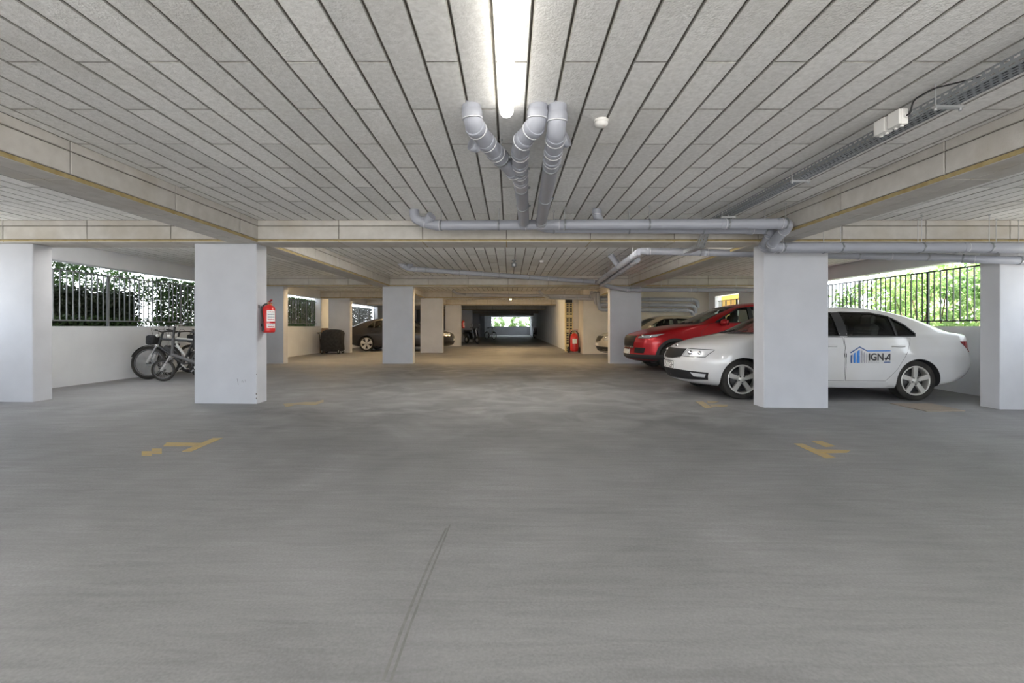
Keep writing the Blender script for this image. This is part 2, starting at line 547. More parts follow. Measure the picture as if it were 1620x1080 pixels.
# ---- columns
def column(x0, x1, y0, y1, label, chip=False, cm=None):
    zb = min(floor_z(x0, y0), floor_z(x1, y0), floor_z(x0, y1), floor_z(x1, y1)) - .03
    mb = MB(); mb.box2((x0, y0, zb), (x1, y1, ZS), .012)
    o = struct('column', mb, M['column'], label)
    return o
colL1 = column(-4.585, -3.68, 6.75, 7.04, 'pale grey column with the red extinguisher on its side')
colR1 = column(3.69, 4.63, 6.75, 7.04, 'pale grey column standing before the white car')
column(-7.85, -6.93, 6.75, 7.04, 'pale grey column at the left edge of the picture')
column(7.12, 8.02, 6.75, 7.04, 'pale grey column beside the tail of the white car')
column(-3.845, -2.925, 14.02, 14.31, 'left column of the second row, before the black car')
column(3.02, 3.97, 14.02, 14.31, 'right column of the second row, at the nose of the red car')
column(-7.75, -6.83, 14.02, 14.31, 'column near the left wall behind the bikes')
column(-7.75, -6.83, 19.85, 20.14, 'column near the left wall behind the covered cart')
column(-3.82, -2.87, 19.85, 20.14, 'left column of the third row')
column(-3.67, -2.76, 26.4, 26.7, 'left column of the fourth row with a small extinguisher')
for y, n in ((34.1, 'fifth'), (42.6, 'sixth'), (51.1, 'seventh')):
    column(-3.67, -2.76, y, y + .3, 'dim left column of the %s row' % n)
    column(-7.75, -6.83, y, y + .3, 'dim column by the left wall in the %s row' % n)

# pencil scribble and chipped corner on the extinguisher column
M['pencil'] = mat('pencil_mark', (.22, .22, .24), .8)
M['chip'] = mat('chipped_plaster', (.16, .15, .14), .9)
def col_stroke(pts, w=.006):
    mb = MB(); P = [px(x, y, 6.7485) for x, y in pts]
    vs = []
    for i, p in enumerate(P):
        d = P[min(i + 1, len(P) - 1)] - P[max(i - 1, 0)]; q = Vector((-d.z, 0, d.x)).normalized() * w / 2
        vs += [p - q, p + q]
    mb.add(vs, [(2 * i, 2 * i + 1, 2 * i + 3, 2 * i + 2) for i in range(len(P) - 1)])
    mb.build('pencil_stroke', M['pencil'], colL1)
col_stroke([(375, 598.5), (376, 603), (377, 608.5)]); col_stroke([(382, 604.5), (383.5, 601), (385, 605)]); col_stroke([(387.5, 600.5), (388.5, 604.5)])
for y, r in ((623, .014), (630, .012), (592, .008)):
    mb = MB(); mb.ball((-3.684, 6.754, px(0, y, 6.75).z), r, 8, 5, (.7, .7, 1)); mb.build('chipped_spot', M['chip'], colL1)

# ---- walls
ZP, ZL = 1.125, 2.31            # parapet top and lintel underside
def side_wall(name, x0, x1, openings, y0, y1, label, mt):
    """wall with long openings between parapet and lintel"""
    mb = MB()
    mb.box2((x0, y0, -.4), (x1, y1, ZP))
    mb.box2((x0, y0, ZL), (x1, y1, ZC + .25))
    y = y0
    for a, b in openings:
        if a > y: mb.box2((x0, y, ZP), (x1, a, ZL))
        y = b
    if y < y1: mb.box2((x0, y, ZP), (x1, y1, ZL))
    return struct(name, mb, mt, label)
side_wall('wall_left', XL - .25, XL, [(5.2, 19.9), (23.0, 28.5)], Y0, YE, 'left parapet wall with wide openings to the hedges', M['wall'])  # unseen near stretch left solid to hold daylight off the first columns
side_wall('wall_right', XR, XR + .25, [(5.2, 15.4), (16.5, 18.4)], Y0, 20.4, 'right parapet wall with wide openings to the shrubs', M['wall'])  # near stretch solid here too, cutting daylight from out of view
# far end wall with its long window opening
mb = MB()
mb.box2((XL - .25, YE, -.3), (2.8, YE + .25, ZP)); mb.box2((XL - .25, YE, 2.33), (2.8, YE + .25, ZC + .2))
mb.box2((XL - .25, YE, ZP), (-2.35, YE + .25, 2.33))
struct('wall_end', mb, M['wall'], 'far end wall with a long opening to the garden')
struct('trim_1', MB().box2((2.25, YE - .35, 0), (2.8, YE, 1.1)), M['column'], 'added box for the lit patch of wall under the far opening')  # added box standing in for the lit patch of the end wall
# walled room on the right
mb = MB()
mb.box2((3.0, 19.0, -.1), (7.72, 19.25, ZC + .2)); mb.box2((3.0, 19.25, -.1), (3.2, 20.45, ZC + .2))
mb.box2((2.80, 20.25, -.1), (3.0, 20.45, ZC + .2)); mb.box2((7.72, 19.0, -.1), (XR, 19.25, ZC + .2))
struct('wall_room', mb, M['beige'], 'beige wall of the room behind the parked cars')
mb = MB(); mb.box2((2.62, 20.92, -.1), (2.87, YE, ZC + .2))
struct('wall_aisle', mb, M['wall'], 'long dark wall on the right of the far aisle')

# outside ground
M['outside_ground'] = noisy('pale_paving', (.36, .34, .31), (.44, .42, .38), .8, .9, .1, coords='World')
mb = MB()
mb.box2((-60, -60, -.6), (XL - .25, 90, -.02)); mb.box2((XR + .25, -60, -.6), (60, 90, -.02)); mb.box2((-9, -60, -.6), (9, -8, -.02)); mb.box2((-9, 60.3, -.6), (9, 90, -.02))
struct('ground', mb, M['outside_ground'], 'pale ground outside the car park')
# ------------------------------------------------------------------ lamps
def batten(label, c, length=1.26, lit='lamp', group=None):
    """linear lamp under the ceiling, running in y; c is its middle on the ceiling"""
    t = thing('ceiling_lamp', label, 'lamp', c, group=group)
    x, y, z = c
    h = length / 2
    mb = MB(); mb.box2((x - .028, y - h + .03, z - .045), (x + .028, y + h - .03, z - .006), .006)
    mb.build('housing', M['lamp_body'], t)
    mb = MB()
    pr = []
    for i in range(13):                       # rounded trough of the diffuser
        a = -.75 + (PI + 1.5) * i / 12
        pr.append((-math.cos(a) * .047, -.06 - math.sin(a) * .040))
    n = len(pr)
    ends = [-h, -h + .02, -h + .05, h - .05, h - .02, h]
    sc_ = [.55, .85, 1, 1, .85, .55]
    vs = [(x + u * k, y + e, z - .05 + (w + .05) * k) for e, k in zip(ends, sc_) for u, w in pr]
    fs = [(j * n + i, j * n + i + 1, (j + 1) * n + i + 1, (j + 1) * n + i) for j in range(5) for i in range(n - 1)]
    fs += [tuple(range(n)), tuple(range(5 * n, 6 * n))[::-1]]
    fs += [(j * n, (j + 1) * n, (j + 1) * n + n - 1, j * n + n - 1) for j in range(5)]
    mb.smooth = True; mb.add(vs, fs); mb.build('diffuser', M[lit], t)
    for sy in (-1, 1):
        mb = MB(); mb.box2((x - .03, y + sy * h * .6 - .015, z - .02), (x + .03, y + sy * h * .6 + .015, z + .005)); mb.build('mounting_clip', M['zinc'], t)
    return t
batten('lit white tube lamp on the ceiling right above the drain bends', (-.022, 2.58, ZC), 1.24)
batten('added unseen lamp behind the viewer', (-.022, -1.2, ZC), 1.24, 'added_lamp_side')  # unseen lamps added around the viewer as fill, down to the right bay
batten('added unseen lamp left of the viewer over the middle bay', (-2.4, .6, ZC), 1.24, 'added_lamp_side')
batten('added unseen lamp right of the viewer over the middle bay', (2.35, .6, ZC), 1.24, 'added_lamp_side')
batten('added unseen lamp over the left bay beside the frame', (-5.8, .4, ZC), 1.24)
batten('added unseen lamp over the right bay beside the frame', (5.8, .4, ZC), 1.24)
batten('added hidden lamp just behind the first cross beam over the aisle', (-.022, 7.73, ZC), 1.2, 'added_lamp_far')  # hidden lamps added behind the first beam to brighten the second bay
batten('added hidden lamp behind the first cross beam left of the aisle', (-1.5, 7.73, ZC), 1.2, 'added_lamp_far')
batten('added hidden lamp behind the first cross beam right of the aisle', (1.2, 7.73, ZC), 1.2, 'added_lamp_far')
batten('added hidden lamp behind the first cross beam over the bikes', (-5.9, 7.73, ZC), 1.2, 'added_lamp_far')
batten('added hidden lamp behind the first cross beam over the white car', (5.9, 7.73, ZC), 1.2)
batten('added hidden lamp just behind the second cross beam over the aisle', (-1.6, 15.03, ZC), 1.2, 'lamp_warm')  # warm lamps added out of sight behind the second beam for fill
batten('added hidden lamp behind the second cross beam over the left wall', (-5.9, 15.03, ZC), 1.2, 'lamp_warm')
batten('small warm lit lamp in the middle of the fourth bay', (.04, 23.6, ZC - .04), 1.24, 'lamp_warm')
batten('added warm lamp hidden behind the second cross beam near the pipe bundle', (1.9, 15.03, ZC), 1.2, 'lamp_warm')  # another added warm fill lamp, out of sight behind the beam
batten('added warm lamp hidden just behind the third cross beam', (-.5, 21.1, ZC), 1.2, 'lamp_warm')  # warm lamps added behind the third beam to brighten the far floor
batten('added warm lamp hidden behind the third cross beam on the left', (-5.9, 21.1, ZC), 1.2, 'lamp_warm')

# ------------------------------------------------------------------ drain pipes
def ring(mb, p, d, r, w, n=20, thick=.006):
    """collar round a pipe at p along d"""
    p, d = Vector(p), Vector(d).normalized()
    mb.tube([p - d * w / 2, p - d * w * .35, p + d * w * .35, p + d * w / 2], [r + thick * .5, r + thick, r + thick, r + thick * .5], n)
def pipe(name, label, cat, path, r, bends=.12, collars=(), clamps=(), stubs=(), group=None, ceil=True, mt='pvc', nseg=16):
    """path: corner points; collars: list of (segment, fraction); clamps the same, with rods up to the ceiling"""
    P = [Vector(p) for p in path]
    t = thing(name, label, cat, P[0], group=group)
    mb = MB(); mb.tube(smooth_path(P, bends, 7), r, nseg); mb.build('pipe_run', M[mt], t)
    def at(sg, fr): return P[sg].lerp(P[sg + 1], fr), (P[sg + 1] - P[sg]).normalized()
    for sg, fr in collars:
        p, d = at(sg, fr)
        mb = MB(); ring(mb, p, d, r, .055, nseg); mb.build('socket', M[mt], t)
        mb = MB(); ring(mb, p + d * .031, d, r, .008, nseg, .008); mb.build('seal', M['pvc_pale'], t)
    for sg, fr in clamps:
        p, d = at(sg, fr)
        mb = MB(); ring(mb, p, d, r, .022, nseg, .007)
        mb.ball(p + d.cross(Vector((0, 0, 1))).normalized() * (r + .012), .012, 8, 6)
        c = mb.build('pipe_clamp', M['zinc_dark'], t)
        if ceil and p.z + r < ZC - .03:
            mb = MB(); mb.tube([p + Vector((0, 0, r)), Vector((p.x, p.y, ZC + .01))], .005, 6)
            mb.lathe([(.014, 0), (.014, .012)], (p.x, p.y, ZC - .012), n=6)
            mb.build('threaded_rod', M['zinc'], c)
    for a, b, rr in stubs:
        mb = MB(); a, b = Vector(a), Vector(b); mb.tube([a, b], rr, nseg)
        d = (b - a).normalized(); ring(mb, b - d * .02, d, rr, .04, nseg)
        mb.build('branch', M[mt], t)
    return t
R1 = .064
yP = 6.36                                # depth of the long pipe before the first cross beam
zP = px(0, 355.5, yP).z
def X(pxl, d): return (pxl - CX) * d / F
def seg_fr(x0, x1, pxs, d): return [(X(p, d) - x0) / (x1 - x0) for p in pxs]

# long collector pipe under the ceiling, falling a little to the right, then dropping below the long beam and running on to the right
def PX(x, y, d): return px(x, y, d)
A, B_ = PX(684, 356.5, 6.05), PX(1250, 353.5, 5.72)
yR = 6.30
D1, D2 = PX(1216, 391, yR + .04), PX(1239, 391, yR); D2.x = 3.80; E = Vector((8.1, yR, px(0, 391.5, yR).z))
path = [Vector((X(655, 6.06), 6.06, ZC + .004)), PX(656, 346, 6.06), A, B_, D1, E]
def frac(P, Q, x):
    return next(t for t in np.linspace(0, 1, 4000) if CX + (P.x + (Q.x - P.x) * t) * F / (P.y + (Q.y - P.y) * t) >= x)
pipe('drain_pipe', 'long grey drain pipe under the ceiling before the first cross beam', 'pipe', path, R1, .10,
     collars=[(1, .5), (2, .015), (2, .265), (2, .36), (2, .82), (2, .97), (3, .22), (3, .8), (4, .03), (4, .58)],
     clamps=[(2, frac(A, B_, x)) for x in (698, 789, 893.5, 1027, 1152, 1243)] + [(4, frac(D1, E, x)) for x in (1239, 1330, 1458, 1565)],
     stubs=[(PX(673, 353, 6.05), PX(683, 341, 5.97), .055)])
# second, lower pipe behind it
A2, B2, D3 = PX(866, 361.5, 6.12), PX(1222, 363, 6.09), PX(1206, 393, 6.53); E2 = Vector((8.1, 6.55, px(0, 394, 6.55).z))
path = [PX(848, 356, 5.95), A2, B2, D3, E2]
pipe('drain_pipe', 'lower grey drain pipe half hidden behind the long collector pipe', 'pipe', path, .06, .09,
     collars=[(1, .9), (2, .2), (2, .8), (3, .03), (3, .6)], clamps=[(1, frac(A2, B2, x)) for x in (876, 995, 1112, 1210)] + [(3, frac(D3, E2, x)) for x in (1232, 1303, 1452, 1576)])
# the three bends from the ceiling near the lamp
a = 3.20
zq = 2.475
pipe('drain_bend', 'left pale bent drain pipe coming out of the ceiling beside the lamp', 'pipe',
     [px(745, 161, a), px(748, 196, a + .02), px(775, 232, 3.55), (X(819, 4.15), 4.15, zq - .01)], .066, .1,
     collars=[(0, .55), (1, .15), (1, .75), (2, .16), (2, .80)], clamps=[(2, .36)], stubs=[(px(757, 232, 3.5), px(746, 226, 3.46), .05)])
pipe('drain_bend', 'middle pale drain pipe swinging from the ceiling into the collector pipe', 'pipe',
     [px(852, 161, a), px(850, 196, a + .02), px(824, 226, 3.45), (X(822, 3.95), 3.95, zq), (X(829, 5.93), 5.93, 2.44)], .066, .1,
     collars=[(0, .55), (1, .2), (1, .8), (2, .35), (2, .8), (3, .06), (3, .16), (3, .985)], clamps=[(3, .02), (3, .28), (3, .6)])
pipe('drain_bend', 'right straight drain pipe dropping from the ceiling to the collector pipe', 'pipe',
     [px(882, 161, a), px(881, 205, a + .02), px(875, 242, 3.55), (X(856, 5.91), 5.91, 2.43)], .066, .1,
     collars=[(0, .55), (1, .3), (1, .85), (2, .05), (2, .985)], clamps=[(2, .12), (2, .52), (2, .93)], stubs=[(px(884, 226, 3.45), px(899, 219, 3.42), .05)])
pipe('drain_bend', 'short grey pipe stub bending from the ceiling behind the long pipe', 'pipe',
     [Vector((X(944, 6.03), 6.03, ZC)), px(944, 342, 6.03), px(954, 356, 6.1)], .055, .06, collars=[(0, .4)])
# pipe passing behind the right column
path = [(X(1013, 7.95), 7.95, px(0, 397, 7.95).z), (X(1190, 7.5), 7.5, px(0, 401, 7.5).z), (X(1320, 7.24), 7.24, px(0, 403.5, 7.24).z),
        (X(1478, 6.95), 6.95, px(0, 406.5, 6.95).z), (X(1548, 6.66), 6.66, px(0, 410.5, 6.66).z), (8.1, 6.6, px(0, 413.5, 6.6).z)]
pipe('drain_pipe', 'grey pipe passing behind the right column and over the white car', 'pipe', path, .058, .1,
     collars=[(0, .08), (0, .6), (2, .55), (2, .99), (3, .85), (4, .5)], clamps=[(0, .55), (2, .25), (2, .93), (3, .65), (4, .4)])
# bundle going back along the right lengthwise beam
def back_run(label, x0, x1, y0, y1, z0, z1, r, stub=None, cl=(.1, .35, .6, .85)):
    path = [(x0, y0, z0), (x1, y1, z1)]
    return pipe('drain_pipe', label, 'pipe', path, r, .1, collars=[(0, .03), (0, .3), (0, .7)], clamps=[(0, f) for f in cl], stubs=stub or ())
back_run('upper grey pipe of the bundle running back under the second bay', 2.22, 2.50, 7.95, 13.4, 2.40, 2.37, .06,
         [((2.32, 9.9, 2.40), (2.12, 9.8, ZC), .06)])
back_run('lower grey pipe of the bundle running back under the second bay', 2.36, 2.66, 8.6, 13.5, 2.36, 2.33, .06)
pipe('drain_pipe', 'grey pipe slanting across the second bay from a left ceiling bend', 'pipe',
     [px(630, 406, 11.3), px(631, 416, 11.3), px(645, 425, 11.4), px(945, 446, 13.35), px(963, 453, 13.6), px(992, 458, 13.62), (8.0, 13.62, px(0, 459.5, 13.62).z)], .062, .1,
     collars=[(1, .3), (2, .03), (2, .35), (2, .7), (2, .97), (4, .95), (5, .08), (5, .4)],
     clamps=[(2, .08), (2, .24), (2, .44), (2, .6), (2, .76), (2, .91), (5, .02), (5, .22), (5, .45), (5, .7)], stubs=[(px(646, 424, 11.4), px(650, 417, 11.3), .055)])
# pipes of the third bay and along the beige wall
yy = 19.3
pipe('drain_pipe', 'upper thin pipe crossing the third bay before the third beam', 'pipe',
     [px(716, 459, 18.4), px(722, 464, 18.5), px(735, 466.0, yy), px(1000, 469.0, yy - .5)], .06, .1, collars=[(2, .2), (2, .6)], clamps=[(2, .05), (2, .27), (2, .5), (2, .75)])
pipe('drain_pipe', 'lower thin pipe crossing the third bay before the third beam', 'pipe',
     [px(853, 460, 18.2), px(858, 466, 18.3), px(868, 471, yy - .1), px(960, 473, yy - .6)], .06, .1, collars=[(2, .2)], clamps=[(2, .5)])
for i, (py, x_end) in enumerate(((472.5, 1098), (481.5, 1094), (489.5, 1090))):
    n = ['top', 'middle', 'bottom'][i]
    pipe('wall_pipe', '%s one of the three pipes along the beige wall' % n, 'pipe',
         [px(936 + i * 5, 462, 18.4), px(938 + i * 5, py, 18.75), px(x_end, py + 1.5, 18.85), px(x_end + 6, py + 5, 18.87), px(x_end + 6, py + 14, 18.87)], .075, .16,
         collars=[(1, .1), (1, .97)], clamps=[(1, .3), (1, .55), (1, .8)], ceil=False)

# ------------------------------------------------------------------ cable tray along the right of the middle bay
def tray():
    x0, x1, z0, h = 2.685, 2.80, 2.505, .06
    t = thing('cable_tray', 'perforated steel cable tray hanging along the ceiling on the right', 'cable tray', (2.74, 3.0, z0))
    def sheet(fn, L, W, rows, mb):
        """perforated strip; fn(u along, v across)"""
        cell = .05
        n = int(L / cell)
        for r_ in range(rows):
            va, vb = W * r_ / rows, W * (r_ + 1) / rows
            vm0, vm1 = va + (vb - va) * .34, va + (vb - va) * .72
            off = .0 if r_ % 2 == 0 else .025
            for i in range(n):
                u0 = i * cell
                a, b, c = u0, u0 + .019, u0 + cell
                vs = [fn(u + off if 0 < i < n - 1 else u, v) for u, v in ((a, va), (c, va), (c, vm0), (a, vm0), (a, vm1), (c, vm1), (c, vb), (a, vb), (b, vm0), (b, vm1))]
                mb.add(vs, [(0, 1, 2, 3), (4, 5, 6, 7), (3, 8, 9, 4)])
    mb = MB()
    y0, y1 = .3, 6.25
    L = y1 - y0
    sheet(lambda u, v: (x0 + v, y0 + u, z0), L, x1 - x0, 4, mb)
    mb.build('tray_bottom', M['zinc_dark'], t)
    for xx in (x0, x1):
        mb = MB(); sheet(lambda u, v: (xx, y0 + u, z0 + v), L, h, 2, mb)
        mb.tube([(xx, y0, z0 + h), (xx, y1, z0 + h)], .003, 6)
        mb.build('tray_side', M['zinc_dark'], t)
    # sloping end that dives under the cross beam
    P = [(2.70, 6.30, 2.50), px(1108, 392, 6.5), px(1086, 401, 7.25)]
    P = [Vector(p) for p in P]
    mb = MB()
    for a, b in ((P[0], P[1]), (P[1], P[2])):
        d = b - a; s_ = Vector((1, 0, 0)); s_ = (s_ - d.normalized() * s_.dot(d.normalized())).normalized()
        up = s_.cross(d).normalized()
        sheet(lambda u, v: a + d.normalized() * u + s_ * (v - .055), d.length + .02, .11, 3, mb)
        for k in (-.055, .055):
            sheet(lambda u, v: a + d.normalized() * u + s_ * k + up * v, d.length + .02, .05, 2, mb)
    mb.build('tray_slope', M['zinc'], t)
    for yb in (1.45, 2.91, 4.39, 5.84):
        mb = MB(); mb.box2((x0 - .03, yb - .015, z0 - .02), (x1 + .035, yb + .015, z0 - .004))
        for xx in (x0 - .018, x1 + .022): mb.lathe([(.009, 0), (.009, .014)], (xx, yb, z0 - .034), n=6)
        b = mb.build('bracket', M['zinc'], t)
        for xx in (x0 - .018, x1 + .022):
            mb = MB(); mb.tube([(xx, yb, z0 - .03), (xx, yb, ZC + .002)], .004, 6); mb.build('threaded_rod', M['zinc'], b)
    # cables lying in the tray
    for k in range(3):
        mb = MB(); mb.tube([(x0 + .025 + k * .03, y, z0 + .012 + .003 * math.sin(y * 3 + k)) for y in np.linspace(y0, y1, 14)], .007, 8); mb.build('cable', M['black'], t)
tray()
def junction_box(y0, label, cable):
    t = thing('junction_box', label, 'junction box', (2.65, y0 + .05, 2.53), group=None)
    mb = MB(); mb.box2((2.632, y0, 2.482), (2.68, y0 + .1, 2.588), .008); mb.build('box_body', M['white_plastic'], t)
    mb = MB(); mb.box2((2.616, y0 + .002, 2.484), (2.6325, y0 + .098, 2.586), .005); mb.build('box_cover', M['white_plastic'], t)
    for zz in (.025, .075):
        mb = MB(); mb.lathe([(.011, 0), (.011, .008), (.008, .012)], (2.655, y0 + zz, 2.472), n=10); mb.build('cable_gland', M['white_plastic'], t)
    mb = MB(); mb.lathe([(.012, -.012), (.012, 0)], (2.656, y0, 2.532), 'Y', 10)
    mb.build('cable_gland', M['white_plastic'], t)
    if cable:
        mb = MB(); mb.tube(smooth_path([(2.656, y0 - .01, 2.532), (2.656, y0 - .04, 2.535), (2.655, y0 - .06, 2.61), (2.66, y0 - .2, 2.615), (2.74, y0 - .42, 2.57)], .04), .005, 8)
        mb.build('cable', M['black'], t)
junction_box(3.12, 'white junction box with a black cable on the cable tray, nearer of two', True)
junction_box(3.245, 'white junction box on the cable tray, farther of two', False)

# ------------------------------------------------------------------ small ceiling devices
def detector(label, p, r=.055):
    t = thing('smoke_detector', label, 'smoke detector', p)
    mb = MB(); mb.lathe([(r, 0), (r, -.012), (r * .96, -.016)], p, n=24); mb.build('detector_base', M['white_plastic'], t)
    mb = MB(); mb.lathe([(r * .9, -.016), (r * .92, -.03), (r * .8, -.044), (r * .45, -.052), (0.001, -.053)], p, n=24); mb.build('detector_head', M['white_plastic'], t)
    mb = MB(); mb.lathe([(.006, -.052), (.006, -.055)], (p[0] + r * .3, p[1] - r * .3, p[2] + .004), n=8); mb.build('indicator', M['red'], t)
detector('round white smoke detector on the nearest ceiling right of the bends', (X(951, 3.42), 3.42, ZC))
detector('round white smoke detector on the second bay ceiling', (X(857, 10.7), 10.7, ZC))
p = px(813, 413, 10.6); p.z = ZC
t = thing('motion_sensor', 'small dark sensor hanging from the second bay ceiling', 'sensor', p)
mb = MB(); mb.lathe([(.05, 0), (.05, -.02), (.012, -.03), (.012, -.06)], p, n=16); mb.build('sensor_stem', M['zinc_dark'], t)
mb = MB(); mb.lathe([(.03, -.06), (.055, -.075), (.055, -.15), (.03, -.17), (.001, -.172)], p, n=16); mb.build('sensor_head', M['zinc_dark'], t)

# ------------------------------------------------------------------ floor markings (flat worn paint)
M['paint'] = noisy('worn_yellow_paint', (.50, .36, .15), (.44, .34, .20), 14, .8, 0, coords='World')
M['paint_faint'] = noisy('faded_yellow_paint', (.38, .30, .17), (.33, .28, .22), 9, .8, 0, coords='World')
def ground(x, y, lift=.003):
    d = F * HC / (y - CY)
    for _ in range(6):
        X_ = (x - CX) * d / F
        d = F * (HC - floor_z(X_, d)) / (y - CY)
    X_ = (x - CX) * d / F
    return Vector((X_, d, floor_z(X_, d) + lift))
def marking(label, polys, mt):
    t = thing('floor_marking', label, 'floor marking', ground(*polys[0][0]))
    for q in polys:
        vs = [ground(*p, .004) for p in q]
        mb = MB(); n = len(vs)
        mb.add(vs + [v - Vector((0, 0, .003)) for v in vs], [tuple(range(n)), tuple(range(n, 2 * n))[::-1]] + [(i, (i + 1) % n, n + (i + 1) % n, n + i) for i in range(n)])
        mb.build('painted_stroke', mt, t)
marking('worn yellow painted digit on the floor before the extinguisher column', [[(337, 693), (352, 693), (303, 714), (288, 714)], [(264, 700), (322, 701), (314, 706), (258, 706)],
        [(240, 710), (256, 710), (256, 718), (240, 718)], [(224, 714), (240, 714), (240, 721), (224, 721)]], M['paint'])
marking('worn yellow painted digit on the floor before the right column', [[(1256, 702), (1270, 702), (1322, 724), (1306, 725)], [(1290, 711), (1346, 712), (1340, 716), (1300, 717)],
        [(1284, 698), (1300, 698), (1322, 706), (1306, 707)]], M['paint'])
marking('faded yellow mark on the floor beside the extinguisher column', [[(448, 639), (482, 636), (500, 636), (512, 632), (512, 636), (497, 641), (470, 640), (452, 644)]], M['paint_faint'])
marking('faded yellow mark on the floor before the front wheel of the white car', [[(1100, 635), (1112, 635), (1127, 645), (1116, 646)], [(1122, 640), (1152, 640), (1150, 643), (1126, 644)], [(1118, 634), (1138, 635), (1130, 638), (1120, 638)]], M['paint_faint'])
t = thing('cover_plate', 'thin rust-brown plate lying on the floor by the rear wheel', 'plate', ground(1460, 644))
vs = [ground(1408, 638.5, .012), ground(1466, 651, .012), ground(1527, 650.5, .012), ground(1474, 639, .012)]
mb = MB(); mb.add(vs + [v - Vector((0, 0, .012)) for v in vs], [(0, 1, 2, 3), (7, 6, 5, 4)] + [(i, (i + 1) % 4, 4 + (i + 1) % 4, 4 + i) for i in range(4)])
mb.build('plate', M['rust_pale'] if 'rust_pale' in M else noisy('brown_cover', (.25, .215, .185), (.29, .24, .20), 6, .8, .1, coords='World'), t)
# tyre scuff lines on the floor
def scuff(pts, w, label):
    t = thing('tyre_mark', label, 'tyre mark', ground(*pts[0]))
    mb = MB()
    a = [ground(x, y, .0025) for x, y in pts]
    vs = []
    for p in a: vs += [p + Vector((-w / 2, 0, 0)), p + Vector((w / 2, 0, 0))]
    mb.add(vs, [(2 * i, 2 * i + 1, 2 * i + 3, 2 * i + 2) for i in range(len(a) - 1)])
    mb.build('scuff_line', M['scuff'], t)
M['scuff'] = noisy('rubber_scuff', (.17, .168, .168), (.22, .216, .216), 30, .8, 0, coords='World')
scuff([(606, 1078), (634, 1000), (662, 930), (684, 880), (706, 836)], .012, 'left thin dark tyre line on the near floor')
scuff([(618, 1078), (645, 1000), (672, 930), (692, 880), (712, 830)], .010, 'right thin dark tyre line on the near floor')
# ------------------------------------------------------------------ cars
def paint(name, col, metal=0.0, rough=.35, dust=None):
    m = mat(name, col, rough, metal, 1.0)
    if dust:
        t = m.node_tree; N, L = t.nodes, t.links; b = N['Principled BSDF']
        g = N.new('ShaderNodeTexCoord'); n = N.new('ShaderNodeTexNoise'); n.inputs['Scale'].default_value = 2.5; n.inputs['Detail'].default_value = 8
        L.new(g.outputs['Object'], n.inputs['Vector'])
        r = N.new('ShaderNodeMapRange'); r.inputs[1].default_value = .45; r.inputs[2].default_value = .75; r.inputs[4].default_value = .45
        L.new(n.outputs['Fac'], r.inputs[0])
        mx = N.new('ShaderNodeMix'); mx.data_type = 'RGBA'; L.new(r.outputs[0], mx.inputs['Factor'])
        mx.inputs['A'].default_value = (*col, 1); mx.inputs['B'].default_value = (*dust, 1)
        L.new(mx.outputs['Result'], b.inputs['Base Color'])
    return m
M['car_white'] = paint('white_car_paint', (.57, .57, .58), 0, .35, (.50, .48, .44))
M['car_red'] = paint('dark_red_metallic_paint', (.42, .004, .010), .45, .32)
M['car_red'].node_tree.nodes['Principled BSDF'].inputs['Coat Weight'].default_value = .45
M['car_black'] = paint('black_car_paint', (.012, .012, .016), 0, .3)
M['car_silver'] = paint('champagne_car_paint', (.46, .43, .37), .5, .35)
def glassy(name, tint=.75):
    m = bpy.data.materials.new(name); m.use_nodes = True
    t = m.node_tree; N, L = t.nodes, t.links; N.clear()
    o = N.new('ShaderNodeOutputMaterial'); mx = N.new('ShaderNodeMixShader'); fr = N.new('ShaderNodeFresnel'); fr.inputs[0].default_value = 1.55
    a = N.new('ShaderNodeBsdfTransparent'); a.inputs[0].default_value = (tint * .92, tint, tint * .95, 1)
    g = N.new('ShaderNodeBsdfGlossy'); g.inputs['Roughness'].default_value = .02
    L.new(fr.outputs[0], mx.inputs[0]); L.new(a.outputs[0], mx.inputs[1]); L.new(g.outputs[0], mx.inputs[2]); L.new(mx.outputs[0], o.inputs[0])
    return m
M['glass'] = glassy('car_glass', .62)
M['lens'] = glassy('clear_lens', .92)
M['cabin'] = mat('dark_cabin', (.03, .03, .033), .8)
M['seat'] = mat('grey_seat_fabric', (.09, .09, .095), .9)
M['reflector'] = mat('lamp_reflector', (.66, .67, .69), .18, metal=.25, coat=1)
M['red_lens'] = mat('dark_red_lens', (.20, .005, .008), .12, coat=1)
M['alloy'] = mat('silver_alloy', (.70, .70, .70), .35, metal=.7)
M['alloy_dirty'] = mat('dusty_alloy', (.58, .57, .54), .45, metal=.5)
M['cladding'] = mat('black_cladding', (.028, .028, .03), .6)
M['plate'] = mat('plate_white', (.72, .72, .70), .4)
M['blue'] = mat('decal_blue', (.03, .17, .52), .4)
M['navy'] = mat('decal_navy', (.04, .09, .24), .4)
M['decal_grey'] = mat('decal_grey', (.30, .30, .34), .5)
M['decal_black'] = mat('decal_black', (.03, .028, .03), .5)
M['grille_black'] = mat('grille_black', (.010, .010, .012), .55)
M['disc'] = mat('dark_brake_disc', (.07, .07, .072), .5, metal=.6)

